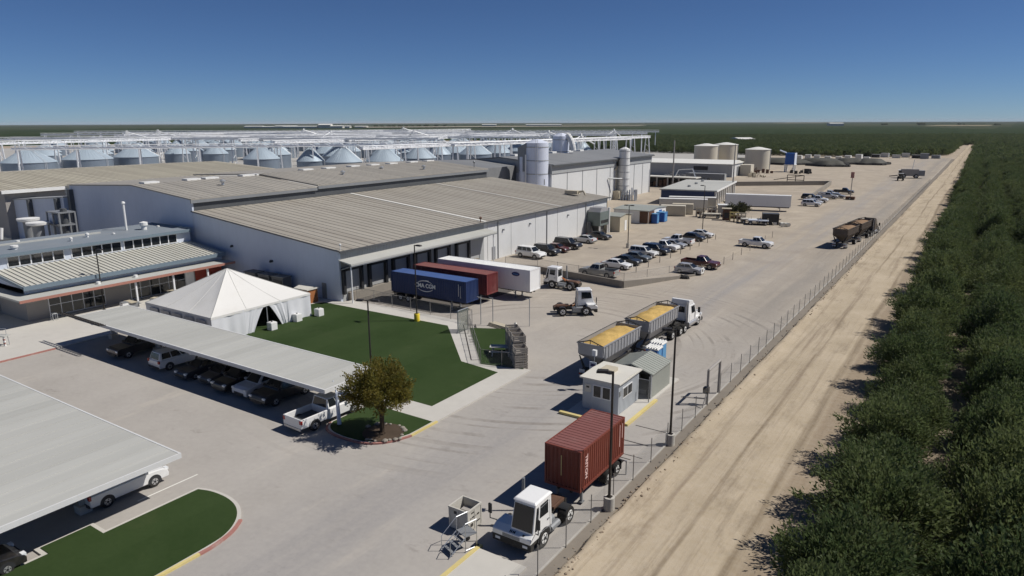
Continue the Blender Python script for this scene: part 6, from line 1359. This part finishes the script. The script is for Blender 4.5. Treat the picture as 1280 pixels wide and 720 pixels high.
# ------------------------------------------------------------------ trees
def leafmesh(name,seed,rad,h0,h1,n,ls,lw,shape='vase',shoots=70):
    rnd=random.Random(seed); v=[];f=[]
    def leaf(p,d,l,w):
        a=Vector((rnd.uniform(-1,1),rnd.uniform(-1,1),rnd.uniform(-1,1))); s_=d.cross(a)
        if s_.length<1e-4: return
        s_.normalize(); s_*=w*.5; o=len(v); e=p+d*l
        v.extend([p-s_*.5,p+d*l*.45-s_,e,p+d*l*.45+s_]); f.append((o,o+1,o+2,o+3))
    per=n//shoots
    lump=[(rnd.uniform(0,6.28),rnd.uniform(.78,1.12)) for _ in range(6)]
    for k in range(shoots):
        a=rnd.random()*2*PI
        q=rnd.random()**.55
        lr=1+.16*math.sin(3*a+seed)+.10*math.sin(5*a+seed*2.1)
        if shape=='vase':
            zt=h0+(h1-h0)*(1-.72*q**2.0)*rnd.uniform(.82,1.06)
            tip=Vector((math.cos(a)*rad*q*lr,math.sin(a)*rad*q*lr,zt))
            st=Vector((math.cos(a)*rad*q*.35,math.sin(a)*rad*q*.35,max(h0*.8,zt-(h1-h0)*.75)))
        else:
            ph=math.acos(1-1.75*rnd.random()); cz=(h0+h1)/2
            rr=rnd.uniform(.72,1.04)
            tip=Vector((math.cos(a)*rad*math.sin(ph)*lr*rr,math.sin(a)*rad*math.sin(ph)*lr*rr,cz+math.cos(ph)*(h1-h0)/2*rr)); st=Vector((tip.x*.35,tip.y*.35,cz-(h1-h0)*.18+(tip.z-cz)*.3))
        d0=(tip-st); Ln=d0.length; d0.normalize()
        for i in range(per):
            t=rnd.random()**.6; p=st+d0*(Ln*t); sp=.32*(1.15-t*.75)*(rad/2.8)
            p=p+Vector((rnd.gauss(0,sp),rnd.gauss(0,sp),rnd.gauss(0,sp*.8)))
            d=(d0+Vector((rnd.gauss(0,.55),rnd.gauss(0,.55),rnd.gauss(.15,.5)))).normalized(); s=rnd.uniform(.65,1.35); leaf(p,d,ls*s,lw*s)
    me=bpy.data.meshes.new(name); me.from_pydata([tuple(x) for x in v],[],f); me.update(); return me
def trunkmesh(name,seed,h0,h1,rad,r0):
    rnd=random.Random(seed+100); s=MB(); s.tube((0,0,-.1),(0,0,h0*.75),r0,r0*.8,8)
    for k in range(6):
        a=2*PI*k/6+rnd.uniform(-.3,.3); m_=Vector((math.cos(a)*rad*.22,math.sin(a)*rad*.22,h0+(h1-h0)*.22)); e=Vector((math.cos(a)*rad*.62,math.sin(a)*rad*.62,h0+(h1-h0)*rnd.uniform(.5,.72)))
        s.tube((0,0,h0*.7),m_,r0*.62,r0*.42,6); s.tube(m_,e,r0*.42,r0*.12,6)
        e2=m_+Vector((rnd.uniform(-.6,.6),rnd.uniform(-.6,.6),(h1-h0)*.45)); s.tube(m_,e2,r0*.36,r0*.1,5)
    return s
def ltree(name,label,cat,lm,leafmat,seed,rad,h0,h1,loc,r0,rot=0,group=None):
    t=thing(name,label,cat,loc,rot,group)
    trunkmesh('trunk',seed,h0,h1,rad,r0).build('trunk',mt['trunk'],t,smooth=True)
    me=lm; me.materials.clear(); me.materials.append(leafmat); o=bpy.data.objects.new('crown',me); COL.objects.link(o); o.parent=t; return t
ltree('shade_tree','small olive and rust leaved round tree on the kerbed lawn island by the white pickup','tree',leafmesh('crown',3,2.55,1.5,5.7,17000,.18,.09,'round',190),mt['leaf2'],3,2.4,1.9,5.4,(-34.65,34.75,.16),.2)
q=MB(); n_=26
for i in range(n_):
    if i%5==2 or 13<i<19: continue
    a=2*PI*i/n_+random.uniform(-.1,.1); r=1.5+random.uniform(-.14,.14); k_=random.uniform(.6,1.25); q.lathe([(0,0),(.2*k_,.01),(.19*k_,.06*k_),(.1*k_,.12*k_),(0,.13*k_)],6,(r*1.1*math.cos(a),r*math.sin(a),0))
t=thing('stone_ring','ring of pale stones around the foot of the small tree','stones',(-34.6,34.8,.155)); q.build('stones',mt['concw'],t); MB().lathe([(1.55,.02),(0,.05)],20).build('mulch',mt['trunk'],t)
t=thing('tree_stake','pale leaning post beside the small tree and white pickup','post',(-38.4,34.0,.16)); MB().tube((0,0,0),(-.3,.2,2.4),.16,.12,10).build('post',mt['gable'],t); MB().bar((-.3,.2,2.35),(-1.4,.9,2.9),.1).bar((-.3,.2,2.35),(.5,.6,2.9),.1).build('arm',mt['gable'],t)
sh=ltree('dusty_shrub','wide dusty green shrub in front of the long white trailer','shrub',leafmesh('crown',9,2.9,.3,3.6,5000,.3,.15,'round',60),mt['leaf3'],9,2.2,.6,3.0,(-48.0,171,0),.15)
dup(sh,(-55.5,190,0),80,'small dusty shrub between the containers and the white trailer',scale=(.6,.6,.55))
# orchard on the right: individual trees nearest the camera
OG='orchard trees in rows beside the dirt road'
protos=[]
variants=[leafmesh('crown',20+i,3.3,.4,5.5,15000,.25,.085,'round' if i%2 else 'vase',210) for i in range(5)]
far_variants=[leafmesh('crown',40+i,3.7,.6,5.0,1500,.62,.30,'round' if i%2 else 'vase',80) for i in range(3)]
for i,m_ in enumerate(variants):
    t=ltree('orchard_tree','dark green orchard tree in the rows beside the dirt road','tree',m_,mt['leaf'],20+i,3.8,1.0,4.4,(0,0,0),.16,0,OG); protos.append(t)
rnd=random.Random(5); used=0
def road_right(y): return -2.5-.9*min(1,y/500)
spots=[]
y=14.0
while y<640:
    for r in range(9):
        x=road_right(y)+r*6.1+rnd.uniform(-.45,.45); yy=y+rnd.uniform(-.7,.7)+(2.7 if r%2 else 0)
        if yy<1: continue
        ang=math.degrees(math.atan2(x,yy))
        lim=3.2+math.degrees(math.atan2(7.0,max(yy,8)))
        if ang<lim: spots.append((x,yy,r))
    y+=5.6
spots.sort(key=lambda p:p[1])
rowname={0:'first row by the dirt road',1:'second row from the dirt road',2:'third row from the dirt road'}
ind=spots[:290]; rest=spots[290:]
for i,(x,yy,r) in enumerate(ind):
    p=protos[i%5]; s_=rnd.uniform(.84,1.16); z=.22
    if i<5: p.location=(x,yy,z); p.rotation_euler=(0,0,rnd.uniform(0,6.28)); p.scale=(s_,s_,s_*rnd.uniform(.92,1.1)); o=p
    else: o=dup(p,(x,yy,z),rnd.uniform(0,360),None,OG,(s_,s_,s_*rnd.uniform(.92,1.1)))
# farther orchards read as one mass: instanced foliage, one object
def gn_orchard(name,pts):
    col=bpy.data.collections.new('orchard_tree_kinds')
    for i,m_ in enumerate(far_variants):
        m_.materials.clear(); m_.materials.append(mt['leaf']); o=bpy.data.objects.new('foliage',m_); col.objects.link(o)
    me=bpy.data.meshes.new(name); me.from_pydata(pts,[],[]); ob=bpy.data.objects.new(name,me); COL.objects.link(ob)
    ng=bpy.data.node_groups.new('scatter','GeometryNodeTree'); ng.interface.new_socket('Geometry',in_out='INPUT',socket_type='NodeSocketGeometry'); ng.interface.new_socket('Geometry',in_out='OUTPUT',socket_type='NodeSocketGeometry')
    gi=ng.nodes.new('NodeGroupInput'); go=ng.nodes.new('NodeGroupOutput'); ip=ng.nodes.new('GeometryNodeInstanceOnPoints'); ci=ng.nodes.new('GeometryNodeCollectionInfo')
    ci.inputs['Collection'].default_value=col; ci.inputs['Separate Children'].default_value=True; ci.inputs['Reset Children'].default_value=True
    rv=ng.nodes.new('FunctionNodeRandomValue'); rv.data_type='FLOAT_VECTOR'; rv.inputs[1].default_value=(0,0,6.28)
    rs=ng.nodes.new('FunctionNodeRandomValue'); rs.data_type='FLOAT'; rs.inputs[2].default_value=.85; rs.inputs[3].default_value=1.15
    l=ng.links.new; l(gi.outputs[0],ip.inputs['Points']); l(ci.outputs[0],ip.inputs['Instance']); ip.inputs['Pick Instance'].default_value=True
    l(rv.outputs[0],ip.inputs['Rotation']); l(rs.outputs[1],ip.inputs['Scale']); l(ip.outputs[0],go.inputs[0])
    md=ob.modifiers.new('scatter','NODES'); md.node_group=ng
    return tag(ob,'dense dark orchard canopy stretching from the yard edge to the distance','orchard',None,'stuff')
pts=[(x,yy,.2) for x,yy,r in rest]
y=498.0
def zc_(x,y): return .833*y-.553*x
while y<1150:
    x=-17-.0*y
    n_=0
    while True:
        xx=-22-n_*6.4; n_+=1
        if xx<-900: break
        a=math.degrees(math.atan2(xx*.833+y*.553,.833*y-.553*xx))
        if a<2 : break
        if zc_(xx,y)>980: continue
        edge=506+ (-xx-22)*-.16 if xx>-150 else 486+(-150-xx)*.25
        if xx>-60: edge=545-(-22-xx)*1.2
        if y<edge: continue
        if -60<xx and y<edge: continue
        pts.append((xx+rnd.uniform(-.8,.8),y+rnd.uniform(-.8,.8),0))
    y+=5.8
# closing rows at the end of the dirt road
y=785
while y<1150:
    for n_ in range(7): pts.append((-17+n_*6.0+rnd.uniform(-.7,.7),y+rnd.uniform(-.7,.7),0))
    for n_ in range(5): pts.append((30+n_*6.4,y+rnd.uniform(-.7,.7),0))
    y+=5.8
y=640
while y<1150:
    for n_ in range(12): pts.append((-4.9+n_*6.5+rnd.uniform(-.6,.6),y+rnd.uniform(-.7,.7),.2))
    y+=5.6
gn_orchard('far_orchard',pts)
# canopy of the distant fields, out to the horizon
def canopy():
    rnd=random.Random(11); v=[];f=[]; rr=[]; r=900.
    while r<11000: rr.append(r); r*=1.022
    na=300; a0,a1=R(-75),R(75)
    for i,r in enumerate(rr):
        for j in range(na+1):
            a=a0+(a1-a0)*j/na; px,py=r*math.sin(a),r*math.cos(a)   # azimuth measured from the camera's heading
            ca,sa=.8330,.5533; x=px*ca-py*sa; yv=px*sa+py*ca
            if i==0: z=0
            else: z=4.3+rnd.uniform(-.7,.5)
            v.append((x,yv,z))
    for i in range(len(rr)-1):
        for j in range(na):
            f.append((i*(na+1)+j,i*(na+1)+j+1,(i+1)*(na+1)+j+1,(i+1)*(na+1)+j))
    me=bpy.data.meshes.new('distant_orchard'); v=[(max(-11900,min(11900,a)),min(11900,b),c) for a,b,c in v]; me.from_pydata(v,[],f)
    m,t,p,o=nt('distant_orchard_canopy'); co=N(t,'NewGeometry').outputs['Position']
    blk=noise_(t,mapped(t,co,(.0016,.0011,0)),1,3,.5); fine=noise_(t,mapped(t,co,(.05,.05,.05)),1,6,.7)
    g1=mixc(t,ramp(t,fine,.35,.65),(.018,.031,.010),(.032,.049,.016))
    vor=N(t,'TexVoronoi',distance='MANHATTAN'); vor.inputs['Scale'].default_value=1; L(t,mapped(t,co,(.0021,.0006,0),(0,0,.1)),vor.inputs['Vector'])
    sx=N(t,'SeparateColor'); L(t,vor.outputs['Color'],sx.inputs[0])
    g2=mixc(t,ramp(t,sx.outputs[0],.45,.95),g1,(.050,.060,.028))
    g3=mixc(t,math_(t,'MULTIPLY',ramp(t,sx.outputs[1],.93,.97),.8),g2,(.26,.22,.15))
    L(t,g3,p.inputs['Base Color']); p.inputs['Roughness'].default_value=.95; p.inputs['Specular IOR Level'].default_value=.05
    me.materials.append(m); ob=bpy.data.objects.new('distant_orchard',me); COL.objects.link(ob); tag(ob,'flat green orchard fields reaching the horizon','field',None,'stuff')
canopy()
def campos(px,zc,z=0):   # spot on the plain at bearing px (photo pixel column) and depth
    X=(px-640)/877*zc; Y=zc/.973
    return (X*.833-Y*.553, X*.553+Y*.833)
structure(MB().add([(*campos(455,2300),6.2),(*campos(800,2600),6.2),(*campos(810,2850),6.2),(*campos(440,2600),6.2)],[(0,1,2,3)]),'pale_field',mt['tan'])
fb=[(318,2400,60,9,'pale farm building on the horizon, leftmost of the cluster'),(336,2400,90,8,'long pale farm building on the horizon at left of the cluster'),(358,2350,70,10,'pale farm building in the left part of the horizon cluster'),(376,2300,110,9,'long white farm building on the horizon'),(407,2300,40,15,'tall white gabled building in the horizon cluster'),(418,2300,60,10,'white building right of the tall gabled one on the horizon'),(429,2350,50,9,'white building at the right end of the horizon cluster'),(452,2350,40,8,'small white building between horizon trees'),(612,3000,60,10,'tiny white building on the horizon above the silo field end'),(680,3000,150,9,'thin pale building line on the horizon behind the towers'),(1045,2600,50,12,'small white building on the right horizon'),(930,700,14,6.6,'small white pump house roof among the far orchard')]
for px,zc,w,h,l in fb:
    x,yv=campos(px,zc); t=thing('farm_building',l,'building',(x,yv,3 if zc>1000 else 0),33.6,'far buildings on the plain'); MB().box(-w/2,w/2,-15,15,0,h*.8).build('wall',mt['shackr'],t); MB().prism_x([(-16,h*.8),(16,h*.8),(0,h)],-w/2-1,w/2+1).build('roof',mt['skyl'],t)
ft=leafmesh('crown',77,7,1.5,11,1500,1.6,.9,'round',60); tp=None
fl=[(1048,2700),(1053,2700),(1104,2900),(1108,2900),(1150,2800),(1155,2850),(1200,2900),(1206,2900),(1246,2600),(1250,2600),(470,2600),(478,2600),(486,2650),(492,2600),(500,2600),(508,2700),(516,2700),(524,2700),(533,2700),(545,2800),(556,2800),(570,2800),(440,2500),(446,2500)]
for i,(px,zc) in enumerate(fl):
    x,yv=campos(px,zc)
    if tp is None:
        tp=ltree('distant_tree','distant dark round tree standing up from the flat horizon','tree',ft,mt['leaf'],7,6,2,10,(x,yv,4),.5,0,'distant trees along the horizon'); tp.scale=(.9,.9,.6)
    else: s_=rnd.uniform(.5,.95); dup(tp,(x,yv,3),rnd.uniform(0,360),None,None,(s_*1.5,s_*1.5,s_))
# ------------------------------------------------------------------ sky, sun, camera
SUN_EL=R(50.5); SUN_AZ=R(34)          # azimuth measured from +X towards +Y
sd=Vector((math.cos(SUN_EL)*math.cos(SUN_AZ),math.cos(SUN_EL)*math.sin(SUN_AZ),math.sin(SUN_EL)))
sl=bpy.data.lights.new('sun','SUN'); sl.energy=4.6; sl.angle=R(.5); sl.color=(1,.955,.89)
so=bpy.data.objects.new('sun',sl); COL.objects.link(so); so.rotation_euler=(-sd).to_track_quat('-Z','Y').to_euler()
w=bpy.data.worlds.new('World'); sc.world=w; w.use_nodes=True; t=w.node_tree; bg=t.nodes['Background']
sk=t.nodes.new('ShaderNodeTexSky'); sk.sky_type='NISHITA'; sk.sun_disc=False; sk.sun_elevation=SUN_EL; sk.sun_rotation=R(90)-SUN_AZ
sk.altitude=4500; sk.air_density=1.0; sk.dust_density=.1; sk.ozone_density=6
tint=N(t,'Mix',data_type='RGBA',blend_type='MULTIPLY'); tint.inputs[0].default_value=1; tint.inputs[7].default_value=(.86,.98,1.14,1)
t.links.new(sk.outputs[0],tint.inputs[6]); t.links.new(tint.outputs[2],bg.inputs[0]); bg.inputs[1].default_value=.052
hm=bpy.data.materials.new('thin_air_haze'); hm.use_nodes=True; ht=hm.node_tree
for n in list(ht.nodes): ht.nodes.remove(n)
ho=ht.nodes.new('ShaderNodeOutputMaterial'); pv=ht.nodes.new('ShaderNodeVolumePrincipled'); pv.inputs['Color'].default_value=(.86,.90,1,1); pv.inputs['Density'].default_value=HAZE; pv.inputs['Anisotropy'].default_value=.0
ht.links.new(pv.outputs[0],ho.inputs['Volume'])
tag(MB().box(-12500,12500,-2500,12500,-1.2,34).build('haze',hm),'thin pale haze lying over the whole plain','haze',None,'stuff')
cd=bpy.data.cameras.new('camera'); cam=bpy.data.objects.new('camera',cd); COL.objects.link(cam); sc.camera=cam
cd.sensor_width=36; cd.lens=877/1280*36; cd.clip_end=40000; cd.clip_start=.5
pt=R(13.32388); yw=R(33.59683); ro=.0035
fw=Vector((-math.sin(yw)*math.cos(pt),math.cos(yw)*math.cos(pt),-math.sin(pt))); rt=Vector((math.cos(yw),math.sin(yw),0)); up=rt.cross(fw)
e1=rt*math.cos(ro)-up*math.sin(ro); e2=rt*math.sin(ro)+up*math.cos(ro)
cam.matrix_world=Matrix(((e1.x,e2.x,-fw.x,0),(e1.y,e2.y,-fw.y,0),(e1.z,e2.z,-fw.z,22.5),(0,0,0,1)))
sc.render.engine='CYCLES'
vs=sc.view_settings; vs.view_transform='Standard'; vs.look='None'; vs.exposure=0; vs.gamma=1; vs.use_curve_mapping=False
cy=sc.cycles; cy.max_bounces=6; cy.diffuse_bounces=3; cy.glossy_bounces=3; cy.transparent_max_bounces=12; cy.caustics_reflective=False; cy.caustics_refractive=False
cy.use_denoising=True; cy.use_adaptive_sampling=True; cy.adaptive_threshold=.02
